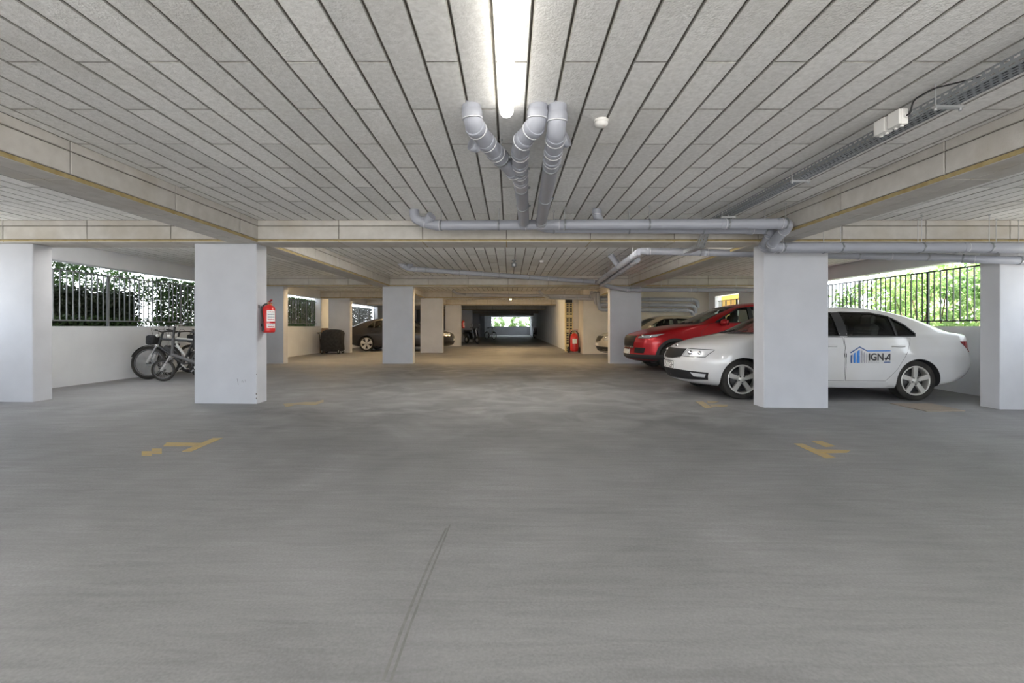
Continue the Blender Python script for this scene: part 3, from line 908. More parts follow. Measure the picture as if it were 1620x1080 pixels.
def pchip(xs, ys, q):
    xs, ys, q = np.array(xs, float), np.array(ys, float), np.asarray(q, float)
    h = np.diff(xs); d = np.diff(ys) / h
    m = np.zeros_like(xs)
    for i in range(1, len(xs) - 1):
        if d[i - 1] * d[i] > 0:
            w1, w2 = 2 * h[i] + h[i - 1], h[i] + 2 * h[i - 1]
            m[i] = (w1 + w2) / (w1 / d[i - 1] + w2 / d[i])
    m[0], m[-1] = d[0], d[-1]
    k = np.clip(np.searchsorted(xs, q) - 1, 0, len(xs) - 2)
    t = (q - xs[k]) / h[k]
    return ((1 + 2 * t) * (1 - t) ** 2 * ys[k] + t * (1 - t) ** 2 * h[k] * m[k] + t * t * (3 - 2 * t) * ys[k + 1] + t * t * (t - 1) * h[k] * m[k + 1])

class Shape:
    """car body: horizontal sections between a front and a rear outline. table rows: z, x_front, x_rear, half width, front rounding length, power, rear rounding length, power"""
    def __init__(s, rows):
        s.z = [r[0] for r in rows]
        s.c = [[r[k] for r in rows] for k in range(1, 8)]
        s._w = {}
    def par(s, z):
        z = min(max(z, s.z[0]), s.z[-1])
        return [float(pchip(s.z, c, z)) for c in s.c]
    def outline(s, z, nf=18, ns=16, nr=14):
        """half outline from front centre round the +y side to rear centre"""
        xf, xr, w, af, pf, ar, pr = s.par(z)
        ln = xr - xf
        af, ar = min(af, ln * .48), min(ar, ln * .48)
        pts = []
        for i in range(nf):
            a = PI / 2 * i / nf
            pts.append((xf + af - af * math.cos(a) ** (2 / pf), w * math.sin(a) ** (2 / pf)))
        for i in range(ns):
            pts.append((xf + af + (xr - ar - xf - af) * i / ns, w))
        for i in range(nr + 1):
            a = PI / 2 * (1 - i / nr)
            pts.append((xr - ar + ar * max(0, math.cos(a)) ** (2 / pr), w * max(0, math.sin(a)) ** (2 / pr)))
        x0, x1 = s.c[0], s.c[1]
        L_ = max(x1) - min(x0); xm = L_ * .52
        return [(x, y * (1 - .035 * ((x - xm) / (L_ / 2)) ** 2)) for x, y in pts]
    def half(s, x, z):
        """half width at x, z"""
        k = round(z, 4)
        if k not in s._w:
            o = s.outline(z, 40, 10, 30)
            s._w[k] = (np.array([p[0] for p in o]), np.array([p[1] for p in o]))
        xs, ys = s._w[k]
        return float(np.interp(x, xs, ys))
    def wrap(s, u, z, rear=False):
        """point on the outline at height z, u metres of arc from the front (or rear) centre; u<0 is the -y side. returns point, normal"""
        o = s.outline(z, 40, 10, 30)
        if rear: o = o[::-1]
        P = np.array(o); d = np.sqrt((np.diff(P, axis=0) ** 2).sum(1)); a = np.concatenate([[0], np.cumsum(d)])
        v = abs(u)
        x, y = np.interp(v, a, P[:, 0]), np.interp(v, a, P[:, 1])
        x2, y2 = np.interp(v + .02, a, P[:, 0]), np.interp(v + .02, a, P[:, 1])
        n = Vector((-(y2 - y), (x2 - x), 0)) if not rear else Vector(((y2 - y), -(x2 - x), 0))
        if rear: n = Vector(((y2 - y), -(x2 - x), 0))
        n = n.normalized() if n.length > 1e-9 else Vector((-1, 0, 0))
        if u < 0: y = -y; n.y = -n.y
        return Vector((x, y, z)), n
    def solid(s, zs):
        mb = MB(); mb.smooth = True
        ring_n = None
        vs = []
        for z in zs:
            o = s.outline(z)
            full = o + [(x, -y) for x, y in o[-2:0:-1]]
            ring_n = len(full)
            vs += [(x, y, z) for x, y in full]
        n = ring_n; fs = []
        for j in range(len(zs) - 1):
            for i in range(n):
                fs.append((j * n + i, j * n + (i + 1) % n, (j + 1) * n + (i + 1) % n, (j + 1) * n + i))
        mb.add(vs, fs)
        mb.smooth = False
        b = len(vs)
        mb.f.append(tuple(range(n))[::-1]); mb.m.append(0); mb.sm.append(False)
        mb.f.append(tuple(range(b - n, b))); mb.m.append(0); mb.sm.append(True)
        return mb

def poly_patch(poly, fn, step, thick=0.0):
    """fills a 2-D polygon with small triangles and lifts it with fn(u, v, offset)"""
    poly = [Vector(p) for p in poly]
    out = []
    n = len(poly)
    for i in range(n):
        a, b = poly[i], poly[(i + 1) % n]
        k = max(1, int((b - a).length / step))
        out += [a.lerp(b, j / k) for j in range(k)]
    us, vs_ = [p.x for p in poly], [p.y for p in poly]
    ins = []
    def inside(p):
        c = False
        for i in range(n):
            a, b = poly[i], poly[i - 1]
            if (a.y > p[1]) != (b.y > p[1]) and p[0] < (b.x - a.x) * (p[1] - a.y) / (b.y - a.y) + a.x: c = not c
        return c
    def far(p):
        for i in range(n):
            q, _ = geometry.intersect_point_line(Vector((*p, 0)), Vector((*poly[i], 0)), Vector((*poly[(i + 1) % n], 0)))
            t = max(0, min(1, _))
            if (Vector((*poly[i], 0)).lerp(Vector((*poly[(i + 1) % n], 0)), t) - Vector((*p, 0))).length < step * .4: return False
        return True
    u = min(us) + step / 2
    while u < max(us):
        v = min(vs_) + step / 2
        while v < max(vs_):
            if inside((u, v)) and far((u, v)): ins.append(Vector((u, v)))
            v += step
        u += step
    N = len(out)
    r = geometry.delaunay_2d_cdt(out + ins, [], [list(range(N))], 1, 1e-6)
    V, Fc = r[0], r[2]
    mb = MB(); mb.smooth = True
    mb.add([fn(p.x, p.y, thick) for p in V], [tuple(f) for f in Fc])
    if thick > 0:
        mb.smooth = False
        vs = [fn(p.x, p.y, thick) for p in out] + [fn(p.x, p.y, -.004) for p in out]
        mb.add(vs, [(i, (i + 1) % N, N + (i + 1) % N, N + i) for i in range(N)])
    return mb
def strip(pts, fn, w, off, step=.05, closed=False):
    """band of width w along a 2-D line, lifted with fn"""
    P = [Vector(p) for p in pts]
    out = []
    n = len(P)
    for i in range(n if closed else n - 1):
        a, b = P[i], P[(i + 1) % n]
        k = max(1, int((b - a).length / step)); out += [a.lerp(b, j / k) for j in range(k)]
    if not closed: out.append(P[-1])
    N = len(out); vs = []
    for i in range(N):
        if closed: d = out[(i + 1) % N] - out[i - 1]
        else: d = out[min(i + 1, N - 1)] - out[max(i - 1, 0)]
        q = Vector((-d.y, d.x)).normalized() * w / 2
        vs += [fn(*(out[i] - q), off), fn(*(out[i] + q), off)]
    mb = MB(); mb.smooth = True
    mb.add(vs, [(2 * i, 2 * i + 1, 2 * ((i + 1) % N) + 1, 2 * ((i + 1) % N)) for i in range(N if closed else N - 1)])
    return mb

def apply_bool(obj, cutters, op='DIFFERENCE'):
    for c in cutters:
        md = obj.modifiers.new('cut', 'BOOLEAN'); md.operation = op; md.object = c; md.solver = 'EXACT'; md.material_mode = 'TRANSFER'
    dg = bpy.context.evaluated_depsgraph_get(); dg.update()
    me = bpy.data.meshes.new_from_object(obj.evaluated_get(dg))
    obj.modifiers.clear()
    old = obj.data; obj.data = me; bpy.data.meshes.remove(old)
    for c in cutters:
        m_ = c.data; bpy.data.objects.remove(c); bpy.data.meshes.remove(m_)

def make_wheel(parent, c, R, rr, side, style, rim_mat, width=.21):
    """wheel with its outer face at y=c.y; side is the sign of the outward y. parts: tyre, with rim and hub under it"""
    x, y, z = c
    s = -side
    mb = MB()
    pr = [(rr + .002, .012), (rr + .02, .002), (R - .05, -.004), (R - .018, .006), (R - .004, .022)]
    k = 5
    for i in range(k):
        a = .03 + (width - .06) * i / (k - 1)
        pr += [(R, a), (R, a + (width - .06) / k * .62), (R - .007, a + (width - .06) / k * .66), (R - .007, a + (width - .06) / k * .92)]
    pr += [(R - .004, width - .02), (R - .05, width + .004), (rr, width)]
    mb.lathe([(r, h * s) for r, h in pr], (x, y, z), 'Y', 40, cap=False)
    wheel = mb.build('wheel', M['rubber'], parent, True)
    mb = MB()
    mb.lathe([(r, h * s) for r, h in ((rr + .004, .010), (rr - .004, .004), (rr - .018, .008), (rr - .022, .03), (rr - .03, .12), (rr + .002, .16))], (x, y, z), 'Y', 40, cap=False)
    mb.build('rim', rim_mat, wheel, True)
    mb = MB(); mb.lathe([(rr * .72, .10 * s), (rr * .72, .085 * s), (.05, .085 * s)], (x, y, z), 'Y', 28, cap=False); mb.build('brake_disc', M['disc'], wheel, True)
    mb = MB(); mb.lathe([(rr - .02, .13 * s), (.03, .13 * s)], (x, y, z), 'Y', 28, cap=False); mb.build('wheel_back', M['cabin'], wheel, True)
    n = style[0]
    for i in range(n):
        a = 2 * PI * i / n + style[1]
        ca, sa = math.cos(a), math.sin(a)
        def pt(r, t, h): return (x + ca * r - sa * t, y + h * s, z + sa * r + ca * t)
        w0, w1 = style[2] * rr, style[3] * rr
        vs = [pt(.05, -w0, .018), pt(.05, w0, .018), pt(rr - .012, w1, .012), pt(rr - .012, -w1, .012),
              pt(.05, -w0 * 1.15, .055), pt(.05, w0 * 1.15, .055), pt(rr - .012, w1 * 1.1, .04), pt(rr - .012, -w1 * 1.1, .04)]
        mb = MB(); mb.add(vs, [(0, 1, 2, 3), (7, 6, 5, 4), (0, 4, 5, 1), (1, 5, 6, 2), (2, 6, 7, 3), (3, 7, 4, 0)])
        mb.build('spoke', rim_mat, wheel, True)
    mb = MB(); mb.lathe([(.001, .006 * s), (.032, .008 * s), (.04, .014 * s), (.072, .02 * s), (.078, .055 * s)], (x, y, z), 'Y', 20); mb.build('hub', rim_mat, wheel, True)
    for i in range(5):
        a = 2 * PI * (i + .5) / 5 + style[1]
        mb = MB(); mb.lathe([(.011, .004 * s), (.011, .03 * s)], (x + .055 * math.cos(a), y, z + .055 * math.sin(a)), 'Y', 6); mb.build('wheel_bolt', M['black'], wheel, True)
    return wheel

def mirror_part(root, off, z0, col, size=1.0):
    for sd in (-1, 1):
        x, y = off
        mb = MB()
        mb.ball((x, sd * (y + .13), z0), .1 * size, 16, 10, (.75, 1.15, .72))
        m_ = mb.build('wing_mirror', col, root, True)
        mb = MB(); mb.bar((x + .01, sd * (y - .06), z0 - .06), (x + .01, sd * (y + .1), z0 - .05), .05, .03); mb.build('mirror_arm', M['black'], m_, True)
        mb = MB(); mb.lathe([(.07 * size, .0), (.001, .003)], (x + .07 * size, sd * (y + .13), z0), 'X', 16); mb.build('mirror_glass', M['chrome'], m_, True)

def text_mesh(txt, size, mt, name, parent, fn, align='CENTER', sx=1.0, shear=0.0, bold=0.0):
    cu = bpy.data.curves.new('t', 'FONT'); cu.body = txt; cu.size = size; cu.align_x = align; cu.shear = shear; cu.offset = bold
    o = bpy.data.objects.new('t', cu); C.objects.link(o)
    dg = bpy.context.evaluated_depsgraph_get(); dg.update()
    me = bpy.data.meshes.new_from_object(o.evaluated_get(dg))
    bpy.data.objects.remove(o)
    mb = MB(); mb.add([fn(v.co.x * sx, v.co.y) for v in me.vertices], [tuple(p.vertices) for p in me.polygons])
    bpy.data.meshes.remove(me)
    return mb.build(name, mt, parent, True)

def car(label, spec, loc, rotz=0.0, tilt=0.0):
    S = Shape(spec['rows'])
    R, wx = spec['R'], spec['wheels']
    col = spec['paint']
    root = thing('car', label, 'car', loc, rot=(0, tilt, rotz), group='parked cars')
    zs = [z for z in np.unique(np.concatenate([np.linspace(S.z[0], S.z[-1], 44), S.z]))]
    body = S.solid(zs).build('body', [col, M['cabin']], root, True)
    cut = []
    arch = spec.get('arch', R + .045)
    for x in wx:
        for sd in (-1, 1):
            mb = MB(); mb.mi = 0
            mb.lathe([(arch, .52 * sd), (arch, 1.3 * sd)], (x, 0, R), 'Y', 48, False)
            cut.append(mb.build('cut', M['cabin']))
    # cabin
    inner = Shape(spec['cabin'])
    cut.append(inner.solid(list(np.linspace(inner.z[0], inner.z[-1], 12))).build('cut', M['cabin']))
    for w in spec['side_windows']:
        mb = MB(); mb.prism(w, lambda u, v, d: (u, d, v), -1.4, 1.4); cut.append(mb.build('cut', M['black']))
    fw, rw = spec['windscreen'], spec['rear_window']
    def trap(t):
        zb, zt, yb, yt = t[:4]
        return [(-yb, zb), (yb, zb), (yt, zt), (-yt, zt)]
    mb = MB(); mb.prism(trap(fw), lambda u, v, d: (d, u, v), fw[4], fw[5]); cut.append(mb.build('cut', M['black']))
    mb = MB(); mb.prism(trap(rw), lambda u, v, d: (d, u, v), rw[4], rw[5]); cut.append(mb.build('cut', M['black']))
    for c in cut:
        c.matrix_basis = root.matrix_basis.copy()
    apply_bool(body, cut)
    for p in body.data.polygons: p.use_smooth = True
    bm = bmesh.new(); bm.from_mesh(body.data)
    for e in bm.edges:
        if len(e.link_faces) == 2 and e.link_faces[0].normal.angle(e.link_faces[1].normal, 0) > .6: e.smooth = False
    bm.to_mesh(body.data); bm.free()
    side = lambda sd: (lambda u, v, o: Vector((u, sd * (S.half(u, v) + o), v)))
    def wrapf(rear=False):
        def f(u, v, o):
            p, n = S.wrap(u, v, rear); return p + n * o
        return f
    def frontx(u, v, o):
        """glass in a y, z plane lifted to the front surface"""
        xs = S.outline(v, 40, 10, 30); ys = np.array([q[1] for q in xs[:41]]); xx = np.array([q[0] for q in xs[:41]])
        return Vector((float(np.interp(abs(u), ys, xx)) - o, u, v))
    def rearx(u, v, o):
        xs = S.outline(v, 40, 10, 30)[::-1]; ys = np.array([q[1] for q in xs[:31]]); xx = np.array([q[0] for q in xs[:31]])
        return Vector((float(np.interp(abs(u), ys, xx)) + o, u, v))
    # glass and frames
    for sd in (-1, 1):
        for w in spec['side_windows']:
            g = poly_patch(w, side(sd), .09); g.v = [tuple(Vector(v) - Vector((0, sd * .012, 0))) for v in g.v]
            gl = g.build('side_window', M['glass'], root, True)
            strip(w, side(sd), .022, .003, closed=True).build('window_seal', M['black'], gl, True)
        for q in spec.get('pillars', ()):
            poly_patch(q, side(sd), .1, .004).build('door_pillar', M['black'], root, True)
    for t, fn, nm in ((fw, frontx, 'windscreen'), (rw, rearx, 'rear_window')):
        g = poly_patch(trap(t), fn, .1); gl = g.build(nm, M['glass'], root, True)
        strip(trap(t), fn, .035, .004, closed=True).build('window_seal', M['black'], gl, True)
    # wipers
    for u in (-.1, .5):
        z0 = fw[0]
        mb = MB(); mb.tube([frontx(u * fw[2], z0 - .01, .02), frontx((u - .45) * fw[2], z0 + .05, .025)], .008, 6); mb.build('wiper', M['black'], root, True)
    # wheels
    for i, x in enumerate(wx):
        for sd in (-1, 1):
            make_wheel(root, (x, sd * (S.half(x, R) - .035), R), R, spec['rim'], sd, spec['spokes'], spec['rim_mat'])
            # lip of the wheel arch
            if spec.get('cladding'):
                a0 = math.asin(max(-1, min(1, (spec['sill'] - R) / (arch + .03))))
                pts = [(x + (arch + .035) * math.cos(a), R + (arch + .035) * math.sin(a)) for a in np.linspace(a0, PI - a0, 26)]
                strip(pts, side(sd), .075, .008).build('arch_cladding', M['cladding'], root, True)
            else:
                a0 = math.asin(max(-1, min(1, (S.z[0] + .02 - R) / arch)))
                pts = [(x + (arch + .012) * math.cos(a), R + (arch + .012) * math.sin(a)) for a in np.linspace(a0, PI - a0, 26)]
                strip(pts, side(sd), .026, .004).build('arch_lip', col, root, True)
    # doors, seams, handles
    for sd in (-1, 1):
        for nm, q, hx, hz in spec['doors']:
            d = poly_patch(q, side(sd), .1, .0035).build(nm, col, root, True)
            strip(q, side(sd), .012, .0015, closed=True).build('door_gap', M['black'], d, True)
            y = S.half(hx, hz)
            mb = MB(); mb.tube(smooth_path([(hx - .10, sd * (y + .004), hz), (hx - .085, sd * (y + .035), hz + .002), (hx + .085, sd * (y + .035), hz + .002), (hx + .10, sd * (y + .004), hz)], .02), .014, 8)
            mb.build('door_handle', col, d, True)
        if 'sill_strip' in spec:
            a, b, z0, z1 = spec['sill_strip']
            poly_patch([(a, z0), (b, z0), (b, z1), (a, z1)], side(sd), .12, .012).build('sill', M['cladding'] if spec.get('cladding') else col, root, True)
    mirror_part(root, spec['mirror'][:2], spec['mirror'][2], col, spec['mirror'][3])
    # patches round the front and rear
    W = {False: wrapf(False), True: wrapf(True)}
    for p in spec['patches']:
        nm, mt, poly, off = p[:4]
        rear = len(p) > 4 and p[4] == 'rear'
        centre = len(p) > 4 and p[4] == 'centre'
        if centre:
            o = poly_patch(poly, W[False], .06, off).build(nm, M[mt] if isinstance(mt, str) else mt, root, True)
            continue
        for sd in (-1, 1):
            q = [(sd * u, v) for u, v in poly]
            o = poly_patch(q, W[rear], .06, off).build(nm, M[mt] if isinstance(mt, str) else mt, root, True)
            if nm == 'headlamp':
                cu = sum(u for u, v in poly) / len(poly); cv = sum(v for u, v in poly) / len(poly)
                us = [u for u, v in poly]
                for k, rr in ((.25, .042), (.6, .034)):
                    u = min(us) + (max(us) - min(us)) * k
                    pt, n = S.wrap(sd * u, cv)
                    mb = MB(); mb.ball(pt + n * (off - .004), rr, 14, 8); mb.build('lamp_bulb', M['chrome'], o, True)
                lens = strip(q, W[False], .010, off + .002, closed=True).build('lamp_edge', M['black'], o, True)
    # grille bars
    if 'grille_bars' in spec:
        u0, u1, z0, z1, n, mt = spec['grille_bars']
        for i in range(n):
            u = u0 + (u1 - u0) * (i + .5) / n
            for sd in (-1, 1):
                strip([(sd * u, z0), (sd * u * .97, z1)], W[False], .012, .02).build('grille_bar', M[mt], root, True)
    # number plate
    pz, pw, ph, txt = spec['plate']
    fn = lambda u, v, o: W[False](u, v, o)
    pl = poly_patch([(-pw / 2, pz), (pw / 2, pz), (pw / 2, pz + ph), (-pw / 2, pz + ph)], W[False], .1, .022).build('number_plate', M['plate'], root, True)
    strip([(-pw / 2, pz), (pw / 2, pz), (pw / 2, pz + ph), (-pw / 2, pz + ph)], W[False], .014, .026, closed=True).build('plate_frame', M['black'], pl, True)
    if txt:
        # seen from the front the -y side of the car is on the left of the lettering reversed, so mirror u
        text_mesh(txt, ph * 1.05, M['decal_black'], 'plate_lettering', pl, lambda u, v: W[False](-u * spec.get('plate_flip', 1), pz + ph * .14 + v, .0245), sx=.92)
    # cabin furniture
    zb = spec['belt']
    cx0, cx1 = spec['seats']
    for sx in (cx0, cx1):
        for sy in (-.36, .36):
            mb = MB(); mb.box((sx, sy, zb - .42), (.5, .48, .18), None, .06); st = mb.build('seat', M['seat'], root, True)
            mb = MB(); mb.box((sx + .28, sy, zb - .1), (.14, .46, .62), Matrix.Rotation(.22, 3, 'Y'), .06); mb.build('seat_back', M['seat'], st, True)
            mb = MB(); mb.box((sx + .36, sy, zb + .27), (.1, .26, .18), Matrix.Rotation(.15, 3, 'Y'), .045); mb.build('head_rest', M['seat'], st, True)
    mb = MB(); mb.box((spec['dash'], 0, zb - .12), (.42, 1.3, .22), None, .07); mb.build('dashboard', M['cabin'], root, True)
    mb = MB()
    c = Vector((spec['dash'] + .34, .36 * spec.get('drive', 1), zb - .08)); q = Matrix.Rotation(-.45, 3, 'Y')
    mb.tube([c + q @ Vector((0, .18 * math.cos(a), .18 * math.sin(a))) for a in np.linspace(0, 2 * PI, 20, False)], .015, 6, closed=True)
    mb.tube([c + q @ Vector((0, -.17, 0)), c + q @ Vector((0, .17, 0))], .018, 6)
    mb.build('steering_wheel', M['black'], root, True)
    if 'inside_mirror' in spec:
        x_, z_ = spec['inside_mirror']
        mb = MB(); mb.box((x_, 0, z_), (.03, .22, .06), None, .012); mb.build('inside_mirror', M['black'], root, True)
    return root, S, W, side

def sc_poly(poly, dx=0, dz=0, k=1): return [((u + dx) * k, (v + dz) * k) for u, v in poly]

# ---- white saloon
white_rows = [
    (.205, .22, 4.28, .84, .80, 2.2, .50, 2.4), (.25, .10, 4.42, .885, .80, 2.2, .50, 2.4), (.33, .03, 4.60, .915, .78, 2.2, .40, 2.4), (.45, .0, 4.74, .93, .78, 2.25, .38, 2.5),
    (.60, .0, 4.79, .935, .80, 2.3, .38, 2.6), (.72, .045, 4.78, .935, .82, 2.3, .38, 2.6), (.80, .10, 4.76, .925, .84, 2.3, .36, 2.6), (.86, .20, 4.74, .912, .85, 2.4, .34, 2.7),
    (.92, .38, 4.72, .90, .80, 2.6, .32, 2.8), (.97, .58, 4.71, .89, .70, 2.8, .30, 2.9), (1.02, .84, 4.71, .878, .55, 2.8, .30, 3), (1.06, 1.03, 4.70, .868, .46, 2.6, .30, 3),
    (1.085, 1.13, 4.66, .858, .42, 2.4, .30, 3), (1.115, 1.20, 4.52, .842, .42, 2.4, .36, 2.6), (1.16, 1.30, 4.44, .82, .42, 2.4, .45, 2.4), (1.24, 1.44, 4.27, .78, .42, 2.4, .46, 2.4), (1.34, 1.64, 4.04, .715, .42, 2.4, .46, 2.4),
    (1.43, 1.86, 3.76, .645, .42, 2.4, .46, 2.4), (1.49, 2.06, 3.46, .59, .42, 2.4, .46, 2.4), (1.520, 2.28, 3.20, .50, .40, 2.4, .44, 2.4), (1.532, 2.5, 2.95, .34, .2, 2.2, .2, 2.2)]
white_cabin = [(.50, 1.25, 4.05, .76, .3, 3, .3, 3), (.95, 1.22, 4.2, .78, .3, 3, .3, 3), (1.10, 1.32, 4.30, .78, .38, 2.5, .42, 2.5), (1.22, 1.50, 4.12, .73, .40, 2.4, .42, 2.4), (1.32, 1.70, 3.88, .665, .40, 2.4, .42, 2.4),
                (1.41, 1.90, 3.66, .605, .40, 2.4, .42, 2.4), (1.47, 2.12, 3.36, .52, .40, 2.4, .4, 2.4)]
spec_white = dict(
    rows=white_rows, cabin=white_cabin, R=.328, wheels=(.903, 3.708), rim=.236, spokes=(5, PI / 2, .13, .165), rim_mat=M['alloy_dirty'], paint=M['car_white'], sill=.24, arch=.356,
    side_windows=[[(1.52, 1.045), (2.46, 1.045), (2.46, 1.43), (2.15, 1.415), (1.83, 1.25)], [(2.59, 1.04), (3.38, 1.045), (3.38, 1.37), (3.12, 1.425), (2.59, 1.437)], [(3.395, 1.045), (3.69, 1.05), (3.70, 1.09), (3.58, 1.23), (3.395, 1.36)]],
    pillars=[[(2.465, 1.04), (2.585, 1.04), (2.585, 1.435), (2.465, 1.43)], [(3.379, 1.045), (3.396, 1.045), (3.396, 1.36), (3.379, 1.37)]],
    windscreen=(1.075, 1.405, .70, .50, .8, 2.3), rear_window=(1.13, 1.40, .60, .46, 3.3, 4.8),
    doors=[('front_door', [(1.28, .34), (2.50, .33), (2.505, 1.02), (1.40, 1.02), (1.30, .80)], 2.28, .88),
           ('rear_door', [(2.525, .33), (3.17, .33), (3.35, .52), (3.52, .80), (3.60, 1.02), (2.53, 1.02)], 3.38, .885)],
    sill_strip=(1.36, 3.22, .225, .31),
    mirror=(1.62, .86, 1.10, 1.0),
    patches=[('headlamp', 'reflector', [(.46, .805), (.93, .80), (.86, .68), (.44, .675)], .006),
             ('grille', 'grille_black', [(0, .80), (.43, .80), (.41, .665), (.18, .625), (0, .62)], .008),
             ('lower_grille', 'grille_black', [(0, .455), (.93, .43), (.87, .305), (.5, .285), (0, .28)], .006),
             ('fog_lamp', 'reflector', [(.62, .415), (.88, .40), (.84, .345), (.66, .35)], .010),
             ('tail_lamp', 'red_lens', [(.58, .985), (1.02, .97), (.90, .80), (.66, .79)], .008, 'rear')],
    grille_bars=(.03, .42, .635, .795, 9, 'cladding'),
    plate=(.445, .50, .13, 'B 75 TGH'), plate_flip=1, belt=1.04, seats=(2.0, 2.95), dash=1.45, drive=-1, inside_mirror=(1.98, 1.36))
wc = (2.862, 8.38, -.058)
white_car, S, W, side = car('white saloon car with a blue lettered company logo on its rear door', spec_white, wc, 0.0, .0075)
# badge on the nose
p, n = S.wrap(0, .835)
mb = MB(); mb.lathe([(.001, -.012), (.03, -.010), (.04, -.004), (.042, .0)], p + Vector((-.006, 0, 0)), 'X', 20); mb.build('badge', M['chrome'], white_car, True)
mb = MB(); mb.lathe([(.026, -.0125), (.02, -.014), (.001, -.0145)], p + Vector((-.006, 0, 0)), 'X', 20); mb.build('badge_emblem', M['black'], white_car, True)
# roof aerial
mb = MB(); mb.tube([(3.30, 0, 1.475), (3.62, 0, 1.60)], .006, 6); mb.build('aerial', M['black'], white_car, True)
# company logo on the rear door (near side)
door = [o for o in white_car.children if o.name.startswith('rear_door')][0]
def lg(pxl, pyl, off=.0085):
    """logo pixel (of a 1620 x 810 enlargement of the photograph's region 1340..1420, 540..580) to the door surface"""
    X_ = 1340 + pxl * 80 / 1620; Y_ = 540 + pyl * 40 / 810
    yw = 7.45
    for _ in range(4):
        xw = (X_ - CX) * yw / F; zw = HC - (Y_ - CY) * yw / F
        u = xw - wc[0]; v = zw - wc[2] + u * .0075
        yw = wc[1] - S.half(u, v) - off
    return Vector((u, -(S.half(u, v) + off), v))
def logo_poly(poly, mt):
    return poly_patch(poly, lambda u, v, o: lg(u, v), 60).build('logo_mark', mt, door, True)
logo_poly([(100, 345), (395, 155), (395, 198), (100, 385)], M['navy']); logo_poly([(395, 155), (630, 284), (630, 322), (395, 198)], M['navy'])
logo_poly([(620, 286), (1380, 280), (1380, 318), (620, 322)], M['blue'])
for a, b, t0, t1, mt in ((105, 160, 445, 410, 'navy'), (200, 265, 385, 345, 'blue'), (305, 400, 320, 258, 'blue'), (455, 485, 285, 300, 'decal_grey'), (535, 560, 330, 345, 'decal_grey'), (605, 625, 375, 385, 'decal_grey')):
    logo_poly([(a, t0), (b, t1), (b, 690), (a, 690)], M[mt])
logo_poly([(1190, 648), (1380, 645), (1380, 682), (1160, 684)], M['navy'])
text_mesh('IGN', 306, M['decal_black'], 'logo_lettering', door, lambda u, v: lg(672 + u, 603 - v * 1.04), 'LEFT', .93, bold=9)
for q in ([(1255, 603), (1200, 603), (1330, 388), (1380, 388), (1380, 603), (1340, 603), (1340, 430)], [(1195, 520), (1345, 520), (1345, 560), (1195, 560)]):
    mb = MB(); ps = [lg(*p) for p in q]
    r_ = geometry.tessellate_polygon([[Vector((p[0], p[1], 0)) for p in q]])
    mb.add(ps, [tuple(f) for f in r_]); mb.build('logo_lettering', M['decal_black'], door, True)
text_mesh('INSTAL', 68, M['decal_grey'], 'logo_small_lettering', door, lambda u, v: lg(655 + u * 2.0, 686 - v), 'LEFT', .86)
# ---- other cars
red_rows = [
    (.235, .25, 4.55, .86, .80, 2.3, .6, 2.5), (.29, .06, 4.78, .94, .80, 2.3, .55, 2.6), (.36, .0, 4.86, .97, .78, 2.3, .5, 2.8), (.50, .03, 4.88, .985, .76, 2.4, .48, 2.8), (.70, .03, 4.88, .985, .76, 2.4, .46, 2.8), (.84, .05, 4.87, .975, .78, 2.5, .46, 2.8),
    (.92, .13, 4.86, .965, .80, 2.6, .46, 2.8), (.985, .33, 4.85, .955, .80, 2.8, .46, 2.8), (1.05, .58, 4.84, .945, .72, 3, .46, 2.8), (1.11, .86, 4.82, .935, .60, 3, .46, 2.8), (1.16, 1.16, 4.80, .925, .50, 2.8, .46, 2.8),
    (1.19, 1.42, 4.78, .918, .46, 2.6, .46, 2.8), (1.24, 1.58, 4.75, .90, .46, 2.6, .46, 2.8), (1.36, 1.84, 4.66, .86, .46, 2.6, .46, 2.8), (1.50, 2.16, 4.54, .80, .46, 2.6, .46, 2.8), (1.61, 2.44, 4.42, .74, .46, 2.6, .46, 2.8),
    (1.68, 2.68, 4.32, .69, .44, 2.6, .44, 2.8), (1.73, 2.98, 4.15, .60, .42, 2.5, .42, 2.6), (1.75, 3.3, 3.9, .42, .2, 2.2, .2, 2.2)]
red_cabin = [(.6, 1.6, 4.5, .80, .3, 3, .3, 3), (1.12, 1.55, 4.6, .83, .4, 2.8, .4, 2.8), (1.24, 1.68, 4.6, .83, .44, 2.6, .4, 2.8), (1.36, 1.94, 4.54, .80, .44, 2.6, .4, 2.8), (1.50, 2.26, 4.42, .745, .44, 2.6, .4, 2.8), (1.61, 2.54, 4.32, .69, .44, 2.6, .4, 2.8), (1.69, 2.85, 4.16, .60, .4, 2.6, .4, 2.6)]
